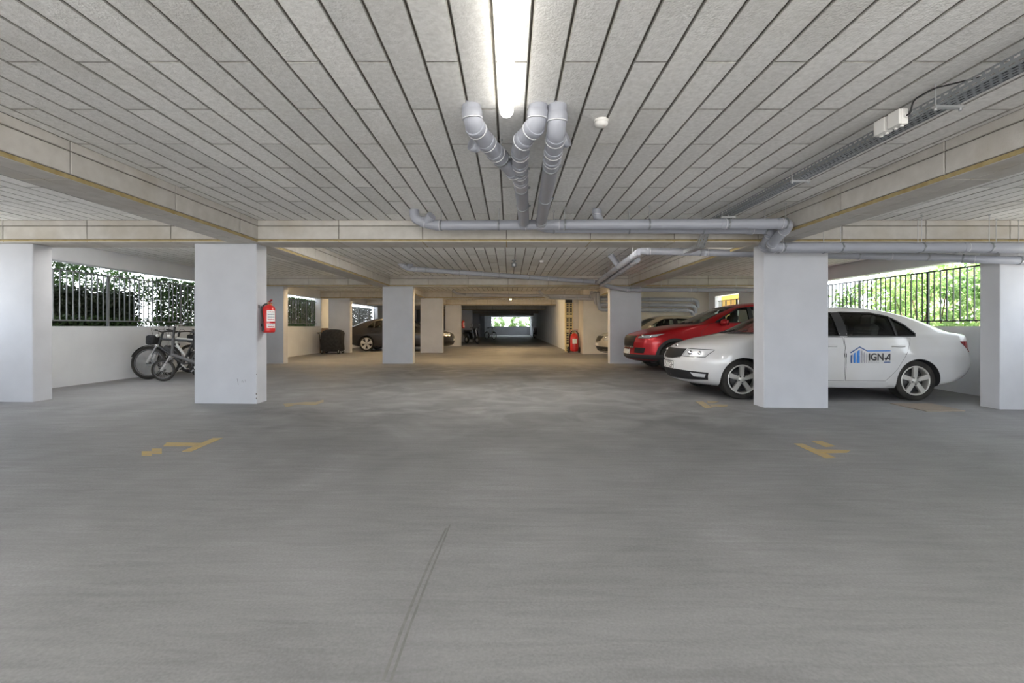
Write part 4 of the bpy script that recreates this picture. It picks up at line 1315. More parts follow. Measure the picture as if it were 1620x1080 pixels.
spec_red = dict(
    rows=red_rows, cabin=red_cabin, R=.365, wheels=(.98, 3.90), rim=.262, spokes=(10, PI / 2, .10, .13), rim_mat=M['alloy'], paint=M['car_red'], cladding=True, sill=.3, arch=.405,
    side_windows=[[(1.98, 1.235), (2.86, 1.24), (2.86, 1.62), (2.62, 1.58), (2.25, 1.39)], [(2.94, 1.24), (3.86, 1.25), (3.86, 1.60), (2.94, 1.625)], [(3.92, 1.26), (4.34, 1.32), (4.10, 1.54), (3.92, 1.59)]],
    pillars=[[(2.865, 1.24), (2.935, 1.24), (2.935, 1.625), (2.865, 1.62)], [(3.865, 1.25), (3.915, 1.26), (3.915, 1.59), (3.865, 1.60)]],
    windscreen=(1.205, 1.63, .76, .56, .9, 2.95), rear_window=(1.25, 1.6, .64, .52, 4.2, 5.2),
    doors=[('front_door', [(1.62, .50), (2.90, .50), (2.91, 1.215), (1.86, 1.21), (1.64, 1.0)], 2.66, 1.06), ('rear_door', [(2.93, .50), (3.56, .50), (3.72, .72), (3.92, .95), (3.96, 1.22), (2.93, 1.215)], 3.66, 1.075)],
    sill_strip=(1.40, 3.48, .29, .47), mirror=(2.16, .90, 1.235, 1.15),
    patches=[('headlamp', 'reflector', [(.60, .885), (1.02, .945), (1.16, .955), (1.08, .88), (.94, .845), (.62, .84)], .008),
             ('lower_bumper', 'cladding', [(0, .42), (1.30, .43), (1.36, .24), (0, .24)], .012),
             ('air_intake', 'grille_black', [(.52, .60), (.86, .60), (.82, .46), (.5, .46)], .010),
             ('grille', 'grille_black', [(-.54, .90), (.54, .90), (.44, .60), (-.44, .60)], .010, 'centre'),
             ('grille_trim', 'chrome', [(-.50, .63), (.50, .63), (.47, .585), (-.47, .585)], .022, 'centre'),
             ('tail_lamp', 'red_lens', [(.50, 1.05), (.95, 1.08), (1.15, 1.02), (.90, .94), (.50, .95)], .008, 'rear')],
    grille_bars=(.03, .46, .62, .88, 8, 'cladding'),
    plate=(.42, .54, .13, ''), belt=1.22, seats=(2.35, 3.35), dash=1.85, drive=-1, inside_mirror=(2.62, 1.56))
car('dark red metallic car with black wheel arch cladding behind the white saloon', spec_red, (3.10, 12.42, floor_z(5, 12.4)), 0)
# a hatchback and a saloon made from the white one's sections with their own fronts
silver_rows = [(z * .985, xf * 1.0, 4.55 + (xr - 4.86) * (.72 if z > 1.0 else 1.0), w * 1.0, af, pf, ar, pr) for z, xf, xr, w, af, pf, ar, pr in white_rows]
silver_cabin = [(z * .985, xf, 4.50 + (xr - 4.86) * .76, w, af, pf, ar, pr) for z, xf, xr, w, af, pf, ar, pr in white_cabin]
spec_silver = dict(spec_white)
spec_silver.update(rows=silver_rows, cabin=silver_cabin, paint=M['car_silver'], wheels=(.90, 3.55), R=.32, rim=.225, spokes=(7, PI / 2, .13, .20), rim_mat=M['alloy'],
    side_windows=[[(1.56, 1.04), (2.46, 1.04), (2.46, 1.385), (2.15, 1.37), (1.83, 1.23)], [(2.58, 1.04), (3.38, 1.05), (3.38, 1.35), (2.58, 1.39)]], pillars=[[(2.465, 1.04), (2.575, 1.04), (2.575, 1.39), (2.465, 1.385)]],
    windscreen=(1.07, 1.38, .70, .50, .8, 2.3), rear_window=(1.12, 1.36, .58, .46, 3.3, 4.8),
    patches=[('headlamp', 'reflector', [(.50, .80), (1.02, .82), (.98, .66), (.60, .63)], .008), ('grille', 'grille_black', [(0, .79), (.44, .79), (.36, .62), (0, .60)], .008), ('lower_grille', 'grille_black', [(0, .44), (.80, .42), (.70, .28), (0, .27)], .006),
             ('fog_lamp', 'reflector', [(.88, .46), (1.02, .46), (1.02, .36), (.88, .36)], .008), ('tail_lamp', 'red_lens', [(.52, .985), (.80, .97), (.98, .80), (.62, .80)], .008, 'rear')],
    plate=(.44, .5, .12, ''), inside_mirror=(1.98, 1.33))
car('champagne silver car with its nose showing left of the second row column', spec_silver, (3.08, 16.45, 0), 0)
black_rows = [(z * (1.0 if z < 1 else 1.0 - .02 * (z - 1)), xf * 1.04, xr * 1.04, w * 1.03, af, pf, ar, pr) for z, xf, xr, w, af, pf, ar, pr in white_rows]
black_cabin = [(z * .99, xf * 1.04, xr * 1.04, w * 1.02, af, pf, ar, pr) for z, xf, xr, w, af, pf, ar, pr in white_cabin]
spec_black = dict(spec_white)
K = 1.04
spec_black.update(rows=black_rows, cabin=black_cabin, paint=M['car_black'], wheels=(.95, 3.86), R=.345, rim=.262, spokes=(5, PI / 2, .12, .30), rim_mat=M['alloy'], arch=.372,
    side_windows=[sc_poly(w, 0, 0, 1) if False else [(u * K, v) for u, v in w] for w in spec_white['side_windows']], pillars=[[(u * K, v) for u, v in w] for w in spec_white['pillars']],
    windscreen=(1.075, 1.39, .72, .52, .8, 2.4), rear_window=(1.13, 1.39, .62, .46, 3.4, 5.0),
    doors=[(n_, [(u * K, v) for u, v in q], hx * K, hz) for n_, q, hx, hz in spec_white['doors']],
    patches=[('headlamp', 'reflector', [(.40, .82), (1.0, .83), (.95, .70), (.44, .69)], .008), ('grille', 'chrome', [(0, .81), (.38, .81), (.34, .62), (0, .60)], .010), ('lower_grille', 'grille_black', [(0, .44), (.90, .42), (.80, .28), (0, .27)], .006),
             ('tail_lamp', 'red_lens', [(.52, .985), (.80, .97), (.98, .80), (.62, .80)], .008, 'rear'), ('side_marker', 'alloy', [(1.5, .70), (1.9, .71), (1.9, .685), (1.5, .675)], .006)],
    grille_bars=(.03, .34, .62, .80, 7, 'grille_black'), plate=(.46, .52, .12, ''), inside_mirror=(2.05, 1.35))
car('black saloon car with silver spoked wheels beyond the left column of the second row', spec_black, (-2.62, 21.9, 0), PI)

# ------------------------------------------------------------------ fire extinguishers
M['label_print'] = mat('label_print_grey', (.30, .32, .36), .6)
M['red_dark'] = mat('red_lever', (.42, .015, .02), .35, coat=.3)
def extinguisher(label, base, r, h, face):
    """wall extinguisher; base: bottom centre; face: unit vector (x, y) towards which its label looks"""
    t = thing('fire_extinguisher', label, 'fire extinguisher', base)
    b = Vector(base)
    mb = MB(); mb.lathe([(r * .78, 0), (r * .95, .008), (r, .03), (r, h * .76), (r * .93, h * .81), (r * .7, h * .855), (r * .38, h * .88), (r * .30, h * .90)], b, n=28); mb.build('cylinder', M['red'], t)
    f = Vector((face[0], face[1], 0)).normalized(); a0 = math.atan2(f.y, f.x)
    def cyl(u, z, o): return b + Vector(((r + o) * math.cos(a0 + u / r), (r + o) * math.sin(a0 + u / r), z))
    for z0, z1 in ((h * .36, h * .71), (h * .15, h * .29)):
        lb = poly_patch([(-r * .75, z0), (r * .75, z0), (r * .75, z1), (-r * .75, z1)], lambda u, v, o: cyl(u, v, .0012), .03).build('label_sticker', M['paper'], t)
        k = 4 if z1 - z0 > h * .2 else 2
        for i in range(k):
            zz = z0 + (z1 - z0) * (i + .55) / (k + .3)
            poly_patch([(-r * .6, zz), (r * .6, zz), (r * .6, zz + .012), (-r * .6, zz + .012)], lambda u, v, o: cyl(u, v, .002), .03).build('label_line', M['label_print'] if i % 3 else M['red_dark'], lb)
    mb = MB(); mb.lathe([(r + .003, h * .325), (r + .003, h * .34)], b, n=28); mb.build('strap', M['red_dark'], t)
    mb = MB(); mb.lathe([(r * .26, h * .88), (r * .26, h * .93), (r * .34, h * .935), (r * .34, h * .965)], b, n=14); mb.build('valve', M['brass'], t)
    side = Vector((-f.y, f.x, 0))
    for dz, up in ((.965, .075), (.945, .0)):
        mb = MB(); mb.bar(b + Vector((0, 0, h * dz)) - f * .01, b + Vector((0, 0, h * dz + up * .5)) + f * .085, .028, .012); mb.build('lever', M['red_dark'], t)
    mb = MB(); mb.lathe([(.018, -.004), (.018, .004)], b + side * r * .36 + Vector((0, 0, h * .92)), 'Y', 12); mb.build('gauge', M['brass'], t)
    s2 = -side if (side.x > 0) == (b.x < 0) else side
    s2 = Vector((-1, 0, 0)) if b.x < 0 else Vector((1, 0, 0))
    front = Vector((0, -1, 0))
    q = b + front * (r * .75) + s2 * (r * .5)
    pts = [b + Vector((0, 0, h * .93)), b + s2 * r * .7 + front * r * .3 + Vector((0, 0, h * .91)), b + s2 * r * 1.0 + front * r * .55 + Vector((0, 0, h * .74)),
           q + front * r * .12 + s2 * r * .1 + Vector((0, 0, h * .45)), q + front * r * .15 + Vector((0, 0, h * .12))]
    mb = MB(); mb.tube(smooth_path(pts, .09), .011, 8); ho = mb.build('hose', M['black'], t)
    mb = MB(); mb.tube([pts[-1] + Vector((0, 0, .05)), pts[-1] - Vector((0, 0, .03))], [.013, .018], 10); mb.build('nozzle', M['black'], ho)
    return t, b
e, b = extinguisher('red fire extinguisher hanging on the side of the left nearest column', (-3.572, 6.89, 1.03), .085, .46, (.75, -.6))
mb = MB(); mb.box2((-3.684, 6.865, 1.12), (-3.655, 6.915, 1.16)); mb.box2((-3.684, 6.865, 1.40), (-3.60, 6.915, 1.42)); mb.build('wall_bracket', M['black'], e)
mb = MB(); mb.box2((-3.684, 6.80, 1.385), (-3.672, 6.815, 1.44)); mb.build('wall_hook', M['black'], e)
e, b = extinguisher('small red fire extinguisher on the far left column of the fourth row', (-2.66, 26.55, 1.03), .085, .46, (.7, -.7))
mb = MB(); mb.box2((-2.765, 26.52, 1.12), (-2.74, 26.58, 1.16)); mb.build('wall_bracket', M['black'], e)

# large wheeled extinguisher by the hollow-block pier
c = Vector((2.69, 19.75, 0)); c.x = X(908.5, 19.75)
t = thing('wheeled_extinguisher', 'large red wheeled extinguisher with a black hose against the beige wall', 'fire extinguisher', c)
mb = MB(); mb.lathe([(.10, .06), (.165, .09), (.17, .14), (.17, .66), (.15, .75), (.10, .80), (.05, .83)], c, n=28); mb.build('cylinder', M['red'], t)
mb = MB(); mb.lathe([(.04, .82), (.04, .88), (.055, .885), (.055, .91)], c, n=12); mb.build('valve', M['brass'], t)
mb = MB(); mb.tube([c + Vector((-.19, .06, .10)), c + Vector((-.2, .06, .62)), c + Vector((-.17, .02, .82)), c + Vector((-.08, 0, .93)), c + Vector((.08, 0, .93)), c + Vector((.17, .02, .82)), c + Vector((.2, .06, .62)), c + Vector((.19, .06, .10))], .022, 10)
mb.build('hose', M['black'], t)
mb = MB(); mb.tube([c + Vector((-.15, .17, .05)), c + Vector((-.15, .19, .98)), c + Vector((.15, .19, .98)), c + Vector((.15, .17, .05))], .014, 8); mb.build('trolley_frame', M['red_dark'], t)
def cylp(u, z, o): return c + Vector(((.17 + o) * math.sin(u / .17), -(.17 + o) * math.cos(u / .17), z))
poly_patch([(-.10, .40), (.10, .40), (.10, .60), (-.10, .60)], lambda u, v, o: cylp(u, v, .002), .04).build('label_sticker', M['paper'], t)
for sx in (-.22, .22):
    mb = MB(); mb.lathe([(.05, -.03), (.12, -.03), (.125, 0), (.12, .03), (.05, .03)], c + Vector((sx, .12, .125)), 'X', 20); mb.build('wheel', M['rubber'], t)

# ------------------------------------------------------------------ hollow-block pier at the aisle corner
M['hollow_block'] = noisy('hollow_yellow_block', (.66, .55, .28), (.74, .64, .38), 9, .9, .2, coords='World')
x0, x1, y0, y1 = X(894.5, 20.5), X(906.5, 20.5), 20.45, 20.9
struct_mb = MB(); struct_mb.box2((x0 + .03, y0 + .06, 0), (x1 - .03, y1, ZC)); pier = struct('wall_pier', struct_mb, M['black'], 'unrendered pier of stacked hollow yellow blocks beside the aisle')
bh = .215; n = int(2.3 / bh)
me = None
for i in range(n):
    z = .02 + i * bh; h = bh - .012
    mb = MB()
    w = x1 - x0; t_ = w * .13; g = (w - 3 * t_) / 2; v = h * .14; gv = (h - 3 * v) / 2
    if i % 3 != 1:
        for k in range(3): mb.box2((x0 + k * (t_ + g), y0, z), (x0 + k * (t_ + g) + t_, y0 + .3, z + h))
        for k in range(3):
            for q in range(2): mb.box2((x0 + t_ + q * (t_ + g), y0 + .001, z + k * (v + gv)), (x0 + t_ + q * (t_ + g) + g, y0 + .3, z + k * (v + gv) + v))
    else:
        for k in range(3): mb.box2((x0 + k * (t_ + g), y0, z), (x0 + k * (t_ + g) + t_, y0 + .3, z + h))
        for q in range(2): mb.box2((x0 + t_ + q * (t_ + g), y0 + .001, z), (x0 + t_ + q * (t_ + g) + g, y0 + .3, z + h * .55))
        for q in range(2): mb.box2((x0 + t_ + q * (t_ + g), y0 + .001, z + h * .85), (x0 + t_ + q * (t_ + g) + g, y0 + .3, z + h))
    mb.build('hollow_brick', M['hollow_block'], pier)

# ------------------------------------------------------------------ covered cart by the left wall
c = Vector((X(526, 19.2), 19.2, 0))
t = thing('covered_cart', 'black fabric-covered cart with a push handle by the left wall', 'cart', c)
M['black_cloth'] = noisy('black_cover_cloth', (.018, .018, .02), (.035, .035, .037), 12, .85, .5, 18)
mb = MB(); mb.smooth = True
lev = [(.10, .40, .28), (.16, .45, .31), (.45, .44, .32), (.70, .44, .32), (.84, .43, .31), (.93, .39, .27), (.98, .28, .18), (1.0, .1, .07)]
N = 28; vs = []
for i, (z, a, b_) in enumerate(lev):
    for k in range(N):
        th = 2 * PI * k / N
        wob = 1 + .03 * math.sin(5 * th + i * 1.3) * (1 if z < .8 else .4)
        cx_, cy_ = math.cos(th), math.sin(th)
        vs.append(c + Vector((a * wob * math.copysign(abs(cx_) ** .55, cx_) + (.03 if z > .8 else 0), b_ * wob * math.copysign(abs(cy_) ** .55, cy_), z)))
fs = [(j * N + k, j * N + (k + 1) % N, (j + 1) * N + (k + 1) % N, (j + 1) * N + k) for j in range(len(lev) - 1) for k in range(N)] + [tuple(range((len(lev) - 1) * N, len(lev) * N)), tuple(range(N))[::-1]]
mb.add(vs, fs); mb.build('cover', M['black_cloth'], t)
mb = MB(); mb.tube(smooth_path([c + Vector((-.38, -.22, .10)), c + Vector((-.46, -.22, .84)), c + Vector((-.56, -.22, .86)), c + Vector((-.56, .22, .86)), c + Vector((-.46, .22, .84)), c + Vector((-.38, .22, .10))], .04), .016, 8); mb.build('push_handle', M['black'], t)
for sx in (-.34, .34):
    for sy in (-.24, .24):
        mb = MB(); mb.lathe([(.02, -.02), (.055, -.018), (.06, 0), (.055, .018), (.02, .02)], c + Vector((sx, sy, .06)), 'Y', 16); w = mb.build('caster', M['rubber'], t)
        mb = MB(); mb.bar(c + Vector((sx, sy, .06)), c + Vector((sx, sy, .15)), .02, .05); mb.build('caster_fork', M['zinc'], w)
bc = Vector((X(515, 19.85), 19.70, 0))
t = thing('board', 'brown board leaning upright behind the covered cart', 'board', bc)
mb = MB(); mb.bar(bc + Vector((0, -.10, 0)), bc + Vector((0, .10, 1.05)), .3, .02); mb.build('panel', noisy('brown_chipboard', (.26, .17, .11), (.32, .22, .15), 30, .85, .1), t)

# ------------------------------------------------------------------ bicycles
M['bike_black'] = mat('black_bike_frame', (.015, .015, .017), .35, coat=.5)
M['bike_white'] = mat('white_bike_frame', (.72, .72, .70), .35, coat=.5)
M['bike_silver'] = mat('silver_fork', (.62, .62, .63), .3, metal=.7)
M['bike_grey'] = mat('dark_grey_frame', (.09, .09, .095), .4, coat=.3)
def bicycle(label, loc, rotz, lean, R, wb, tyre_r, frame, fork, mud=False, disc=False, small=False, bag=False):
    """built along +x: front wheel at x=wb, rear at 0, standing on z=0"""
    t = thing('bicycle', label, 'bicycle', loc, rot=(lean, 0, rotz), group='bikes by the left wall')
    B = lambda mb, n, m, p=t: mb.build(n, m, p, True)
    def circ(c, r, n=36): return [Vector((c[0] + r * math.cos(2 * PI * i / n), 0, c[1] + r * math.sin(2 * PI * i / n))) for i in range(n)]
    for nm, x in (('rear_wheel', 0), ('front_wheel', wb)):
        mb = MB(); mb.tube(circ((x, R), R - tyre_r), tyre_r, 8, closed=True); w = B(mb, nm, M['rubber'])
        mb = MB(); mb.tube(circ((x, R), R - tyre_r * 2.2), tyre_r * .55, 6, closed=True); B(mb, 'rim', M['bike_grey'], w)
        mb = MB()
        for i in range(28):
            a = 2 * PI * i / 28
            mb.tube([(x + .02 * math.cos(a + .5), .03 if i % 2 else -.03, R + .02 * math.sin(a + .5)), (x + (R - tyre_r * 2.2) * math.cos(a), 0, R + (R - tyre_r * 2.2) * math.sin(a))], .0016, 3, caps=False)
        o = B(mb, 'spokes', M['bike_silver'], w); o['kind'] = 'stuff'
        mb = MB(); mb.tube([(x, -.055, R), (x, .055, R)], .024, 12); B(mb, 'hub', M['black'], w)
        if disc:
            mb = MB(); mb.lathe([(.085, -.034), (.085, -.031), (.05, -.031), (.05, -.034)], (x, 0, R), 'Y', 24, cap=False, close=True); B(mb, 'brake_disc', M['zinc_dark'], w)
        if mud:
            mb = MB(); a0, a1 = (.35, 2.75) if nm == 'front_wheel' else (.9, 3.2)
            vs = []
            for a in np.linspace(a0, a1, 18):
                for y_, k in ((-.035, -.01), (0, .008), (.035, -.01)): vs.append((x + (R + .02 + k) * math.cos(a), y_, R + (R + .02 + k) * math.sin(a)))
            mb.smooth = True; mb.add(vs, [(3 * i + j, 3 * i + j + 1, 3 * i + 4 + j, 3 * i + 3 + j) for i in range(17) for j in range(2)]); B(mb, 'mudguard', M['black'])
    bb = Vector((wb * .40, 0, R * .92 if not small else R * 1.3)); 
    hs = 1.0
    seat_t = Vector((wb * .20, 0, .86)); head_t = Vector((wb * .80, 0, .88)); head_b = Vector((wb * .84, 0, .70))
    rear, front = Vector((0, 0, R)), Vector((wb, 0, R))
    def tb(a, b_, r, nm, m=frame):
        mb = MB(); mb.tube([a, b_], r * 1.25, 12); return B(mb, nm, m)
    if not small:
        tb(head_t - Vector((0, 0, .04)), seat_t - (seat_t - bb) * .12, .018, 'top_tube'); tb(head_b, bb, .026, 'down_tube')
    else:
        tb(head_b - Vector((.0, 0, .16)), bb + Vector((-.05, 0, .05)), .03, 'main_tube'); head_b = head_b - Vector((0, 0, .2))
    tb(bb, seat_t, .019, 'seat_tube'); tb(head_t, head_b, .023, 'head_tube')
    for sy in (-1, 1):
        tb(rear + Vector((0, sy * .06, 0)), bb + Vector((0, sy * .03, 0)), .010, 'chain_stay'); tb(rear + Vector((0, sy * .06, 0)), bb.lerp(seat_t, .8) + Vector((0, sy * .02, 0)), .009, 'seat_stay')
    for sy in (-1, 1):
        mid = head_b.lerp(front, .5) + Vector((0, sy * .062, 0))
        tb(head_b + Vector((0, sy * .062, 0)), mid, .018, 'fork_stanchion', M['chrome']); tb(mid, front + Vector((0, sy * .062, 0)), .022, 'fork_leg', fork)
    mb = MB(); mb.bar(head_b + Vector((0, -.075, 0)), head_b + Vector((0, .075, 0)), .04, .05); B(mb, 'fork_crown', fork)
    up = .22 if small else .10
    st = head_t + Vector((-.03, 0, up)); tb(head_t, st, .016, 'stem', M['black'])
    mb = MB(); mb.tube(smooth_path([st + Vector((-.06, -.33, .03)), st + Vector((.02, -.16, .03)), st + Vector((.03, 0, 0)), st + Vector((.02, .16, .03)), st + Vector((-.06, .33, .03))], .08), .012, 8); hb = B(mb, 'handlebar', M['bike_silver'] if small else M['black'])
    for sy in (-1, 1):
        mb = MB(); mb.tube([st + Vector((-.07, sy * .36, .03)), st + Vector((-.035, sy * .25, .03))], .018, 8); B(mb, 'grip', M['black'], hb)
        mb = MB(); mb.tube([st + Vector((-.01, sy * .22, .03)), st + Vector((.05, sy * .28, .01)), st + Vector((.02, sy * .36, -.01))], .006, 6); B(mb, 'brake_lever', M['bike_silver'], hb)
        mb = MB(); mb.tube(smooth_path([st + Vector((.03, sy * .22, .02)), st + Vector((.16, sy * .15, .10)), st + Vector((.14, sy * .03, -.15)), head_b + Vector((.04, sy * .04, -.05))], .1), .0035, 5); B(mb, 'brake_cable', M['black'])
    sp = seat_t + (seat_t - bb).normalized() * .10
    tb(seat_t, sp, .014, 'seat_post', M['bike_silver'])
    mb = MB(); mb.smooth = True
    vs = []
    for i, (x_, w_, z_) in enumerate(((-.15, .02, .03), (-.13, .075, .045), (-.04, .07, .045), (.05, .03, .035), (.13, .02, .03), (.14, .005, .02))):
        for y_, dz in ((-w_, -.03), (-w_, 0), (0, .012), (w_, 0), (w_, -.03)): vs.append(sp + Vector((x_, y_, z_ + dz)))
    mb.add(vs, [(5 * i + j, 5 * i + j + 1, 5 * i + 6 + j, 5 * i + 5 + j) for i in range(5) for j in range(4)] + [(0, 1, 2, 3, 4), (25, 26, 27, 28, 29)])
    B(mb, 'saddle', M['black'])
    mb = MB(); mb.lathe([(.10, -.055), (.10, -.05), (.08, -.05), (.08, -.055)], bb, 'Y', 28, close=True, cap=False); B(mb, 'chainring', M['black'])
    for s in (-1, 1):
        a = bb + Vector((0, s * -.07, 0)); b_ = a + Vector((s * .12, 0, -.12))
        cr = tb(a, b_, .011, 'crank', M['bike_silver']); mb = MB(); mb.box(b_ + Vector((0, s * -.05, 0)), (.09, .09, .02), None, .005); B(mb, 'pedal', M['black'], cr)
    mb = MB(); mb.tube([bb + Vector((0, -.052, .09)), rear + Vector((0, -.052, .04))], .004, 5); mb.tube([bb + Vector((0, -.052, -.09)), rear + Vector((0, -.052, -.05))], .004, 5); B(mb, 'chain', M['zinc_dark'])
    if bag:
        p0, p1 = head_b.lerp(bb, .2), head_b.lerp(bb, .75)
        mb = MB(); mb.bar(p0 + Vector((-.02, 0, .06)), p1 + Vector((-.02, 0, .06)), .08, .09, .02); B(mb, 'battery', M['black'])
        mb = MB(); mb.box(rear + Vector((.02, .12, .42)), (.34, .13, .32), None, .04); mb.box(rear + Vector((.02, -.12, .42)), (.34, .13, .32), None, .04); mb.box(rear + Vector((.02, 0, .60)), (.36, .3, .04), None, .01); B(mb, 'pannier_bags', M['black_cloth'])
        mb = MB(); mb.box(head_t + Vector((.16, 0, -.06)), (.16, .26, .2), None, .04); B(mb, 'handlebar_bag', M['black_cloth'])
    mb = MB(); mb.lathe([(.025, 0), (.035, .03), (.03, .05)], head_t + Vector((.05, 0, .03)), 'X', 14); B(mb, 'front_light', M['white_plastic'])
    return t
gz = lambda x, y: floor_z(x, y)
# front wheels point to the left wall (towards -x)
def bike_at(label, pxw, d, R, wb, rot_extra=0.0, lean=0.0, **k):
    xw = X(pxw, d)
    q = PI + rot_extra
    loc = Vector((xw, d, gz(xw, d))) - Matrix.Rotation(q, 3, 'Z') @ Vector((wb, 0, 0))
    loc.z = gz(xw, d)
    return bicycle(label, loc, q, lean, R, wb, frame=k['frame'], fork=k['fork'], tyre_r=k['tyre'], mud=k.get('mud', False), disc=k.get('disc', False), small=k.get('small', False), bag=k.get('bag', False))
bike_at('black bicycle with a large mudguarded front wheel touching the left wall', 234.5, 9.72, .345, 1.12, .10, .06, frame=M['bike_black'], fork=M['bike_silver'], tyre=.032, mud=True, disc=True, bag=True)
bike_at('small-wheeled folding bicycle with a silver handlebar, nearest of the parked bikes', 259, 9.40, .225, 1.0, .16, -.05, frame=M['bike_grey'], fork=M['bike_silver'], tyre=.022, small=True)
bike_at('white-framed bicycle partly hidden behind the left column', 266, 10.5, .34, 1.02, -.25, .08, frame=M['bike_white'], fork=M['bike_black'], tyre=.026, disc=True)
bike_at('dark bicycle parked deepest by the left wall', 300, 11.2, .34, 1.10, -.05, .05, frame=M['bike_black'], fork=M['bike_black'], tyre=.026, bag=True)
# ------------------------------------------------------------------ railings in the side openings
M['rail_dark'] = mat('dark_green_grey_rail', (.035, .045, .045), .45)
M['rail_grey'] = mat('grey_rail', (.17, .18, .19), .5)
def railing(label, x, y0, y1, step, z0, z1, mt, r=.0085, post_step=1.8, off=0.0):
    t = thing('railing', label, 'railing', (x, y0, z0))
    for z, nm in ((z0, 'bottom_rail'), (z1, 'top_rail')):
        mb = MB(); mb.box2((x - .015, y0, z - .012), (x + .015, y1, z + .012)); mb.build(nm, mt, t)
    me = None
    y = y0 + off
    while y < y1:
        if me is None:
            mb = MB(); mb.box((0, 0, 0), (r * 2, r * 2, z1 - z0)); b = mb.build('bar', mt, t, True); me = b.data
        else:
            b = bpy.data.objects.new('bar', me); C.objects.link(b); b.parent = t
        b.location = (0, y - y0, (z1 - z0) / 2)
        y += step
    y = y0 + .4
    while y < y1:
        mb = MB(); mb.box2((x + .015, y - .02, ZP), (x + .05, y + .02, z1)); mb.build('post', mt, t)
        y += post_step
    return t
railing('dark railing in the right opening behind the white car', 8.25, 7.0, 15.38, .130, 1.225, 2.19, M['rail_dark'], off=.08)
railing('grey railing in the left opening over the bikes', -8.25, 7.3, 11.1, .130, 1.235, 2.16, M['rail_grey'], off=.05)
railing('grey railing farther along the left opening', -8.25, 11.2, 19.8, .130, 1.235, 2.16, M['rail_grey'], off=.05)
railing('dark barred gate in the small right opening before the yellow wall', 8.25, 16.52, 18.38, .105, 1.16, 2.12, M['rail_dark'], .011, 5)
railing('railing in the left opening behind the black car', -8.25, 23.05, 28.45, .135, 1.235, 2.16, M['rail_grey'], off=.05)

# ------------------------------------------------------------------ greenery outside
def leafmat(name, c1, c2, trans):
    m = bpy.data.materials.new(name); m.use_nodes = True
    t = m.node_tree; N, L = t.nodes, t.links; N.clear()
    o = N.new('ShaderNodeOutputMaterial'); g = N.new('ShaderNodeNewGeometry')
    n = N.new('ShaderNodeTexNoise'); n.inputs['Scale'].default_value = 5; n.inputs['Detail'].default_value = 4
    L.new(g.outputs['Position'], n.inputs['Vector'])
    r = N.new('ShaderNodeValToRGB'); r.color_ramp.elements[0].position = .35; r.color_ramp.elements[1].position = .65
    r.color_ramp.elements[0].color = (*c1, 1); r.color_ramp.elements[1].color = (*c2, 1)
    L.new(n.outputs['Fac'], r.inputs['Fac'])
    d = N.new('ShaderNodeBsdfDiffuse'); tr = N.new('ShaderNodeBsdfTranslucent'); mx = N.new('ShaderNodeMixShader'); mx.inputs[0].default_value = trans
    L.new(r.outputs[0], d.inputs[0]); L.new(r.outputs[0], tr.inputs[0])
    gl = N.new('ShaderNodeBsdfGlossy'); gl.inputs['Roughness'].default_value = .4; m2 = N.new('ShaderNodeMixShader'); m2.inputs[0].default_value = .05
    L.new(d.outputs[0], mx.inputs[1]); L.new(tr.outputs[0], mx.inputs[2]); L.new(mx.outputs[0], m2.inputs[1]); L.new(gl.outputs[0], m2.inputs[2]); L.new(m2.outputs[0], o.inputs[0])
    return m
M['leaf_bright'] = leafmat('bright_leaf', (.15, .27, .07), (.36, .48, .20), .5)
M['leaf_mid'] = leafmat('mid_green_leaf', (.08, .17, .045), (.22, .34, .13), .5)
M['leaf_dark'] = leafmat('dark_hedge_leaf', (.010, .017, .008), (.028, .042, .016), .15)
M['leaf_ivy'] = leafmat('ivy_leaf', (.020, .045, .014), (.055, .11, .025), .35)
M['bark'] = noisy('bark', (.09, .065, .045), (.15, .11, .08), 14, .9, .4)
def leaves(name, pts, size, mt, parent, flat=0.0):
    """pts: n x 3 array of leaf positions; each leaf is a folded diamond of 2 triangles x 2"""
    n = len(pts)
    a = rng.normal(size=(n, 3)); a /= np.linalg.norm(a, axis=1)[:, None]
    b = rng.normal(size=(n, 3)); b -= a * (a * b).sum(1)[:, None]; b /= np.linalg.norm(b, axis=1)[:, None]
    c = np.cross(a, b)
    s = (size * rng.uniform(.6, 1.25, n))[:, None]
    V = np.stack([pts - a * s, pts + b * s * .5 + c * s * .12, pts + a * s, pts - b * s * .5 + c * s * .12], 1).reshape(-1, 3)
    me = bpy.data.meshes.new(name)
    me.vertices.add(4 * n); me.vertices.foreach_set('co', (V - np.array(parent.location)).ravel())
    idx = (np.arange(n) * 4)[:, None]
    tri = np.concatenate([idx + np.array([0, 1, 2]), idx + np.array([0, 2, 3])], 1).ravel()
    me.loops.add(len(tri)); me.loops.foreach_set('vertex_index', tri)
    k = len(tri) // 3
    me.polygons.add(k); me.polygons.foreach_set('loop_start', np.arange(k) * 3); me.polygons.foreach_set('loop_total', np.full(k, 3))
    me.materials.append(mt); me.update(calc_edges=True)
    o = bpy.data.objects.new(name, me); C.objects.link(o); o.parent = parent; o['kind'] = 'stuff'
    return o
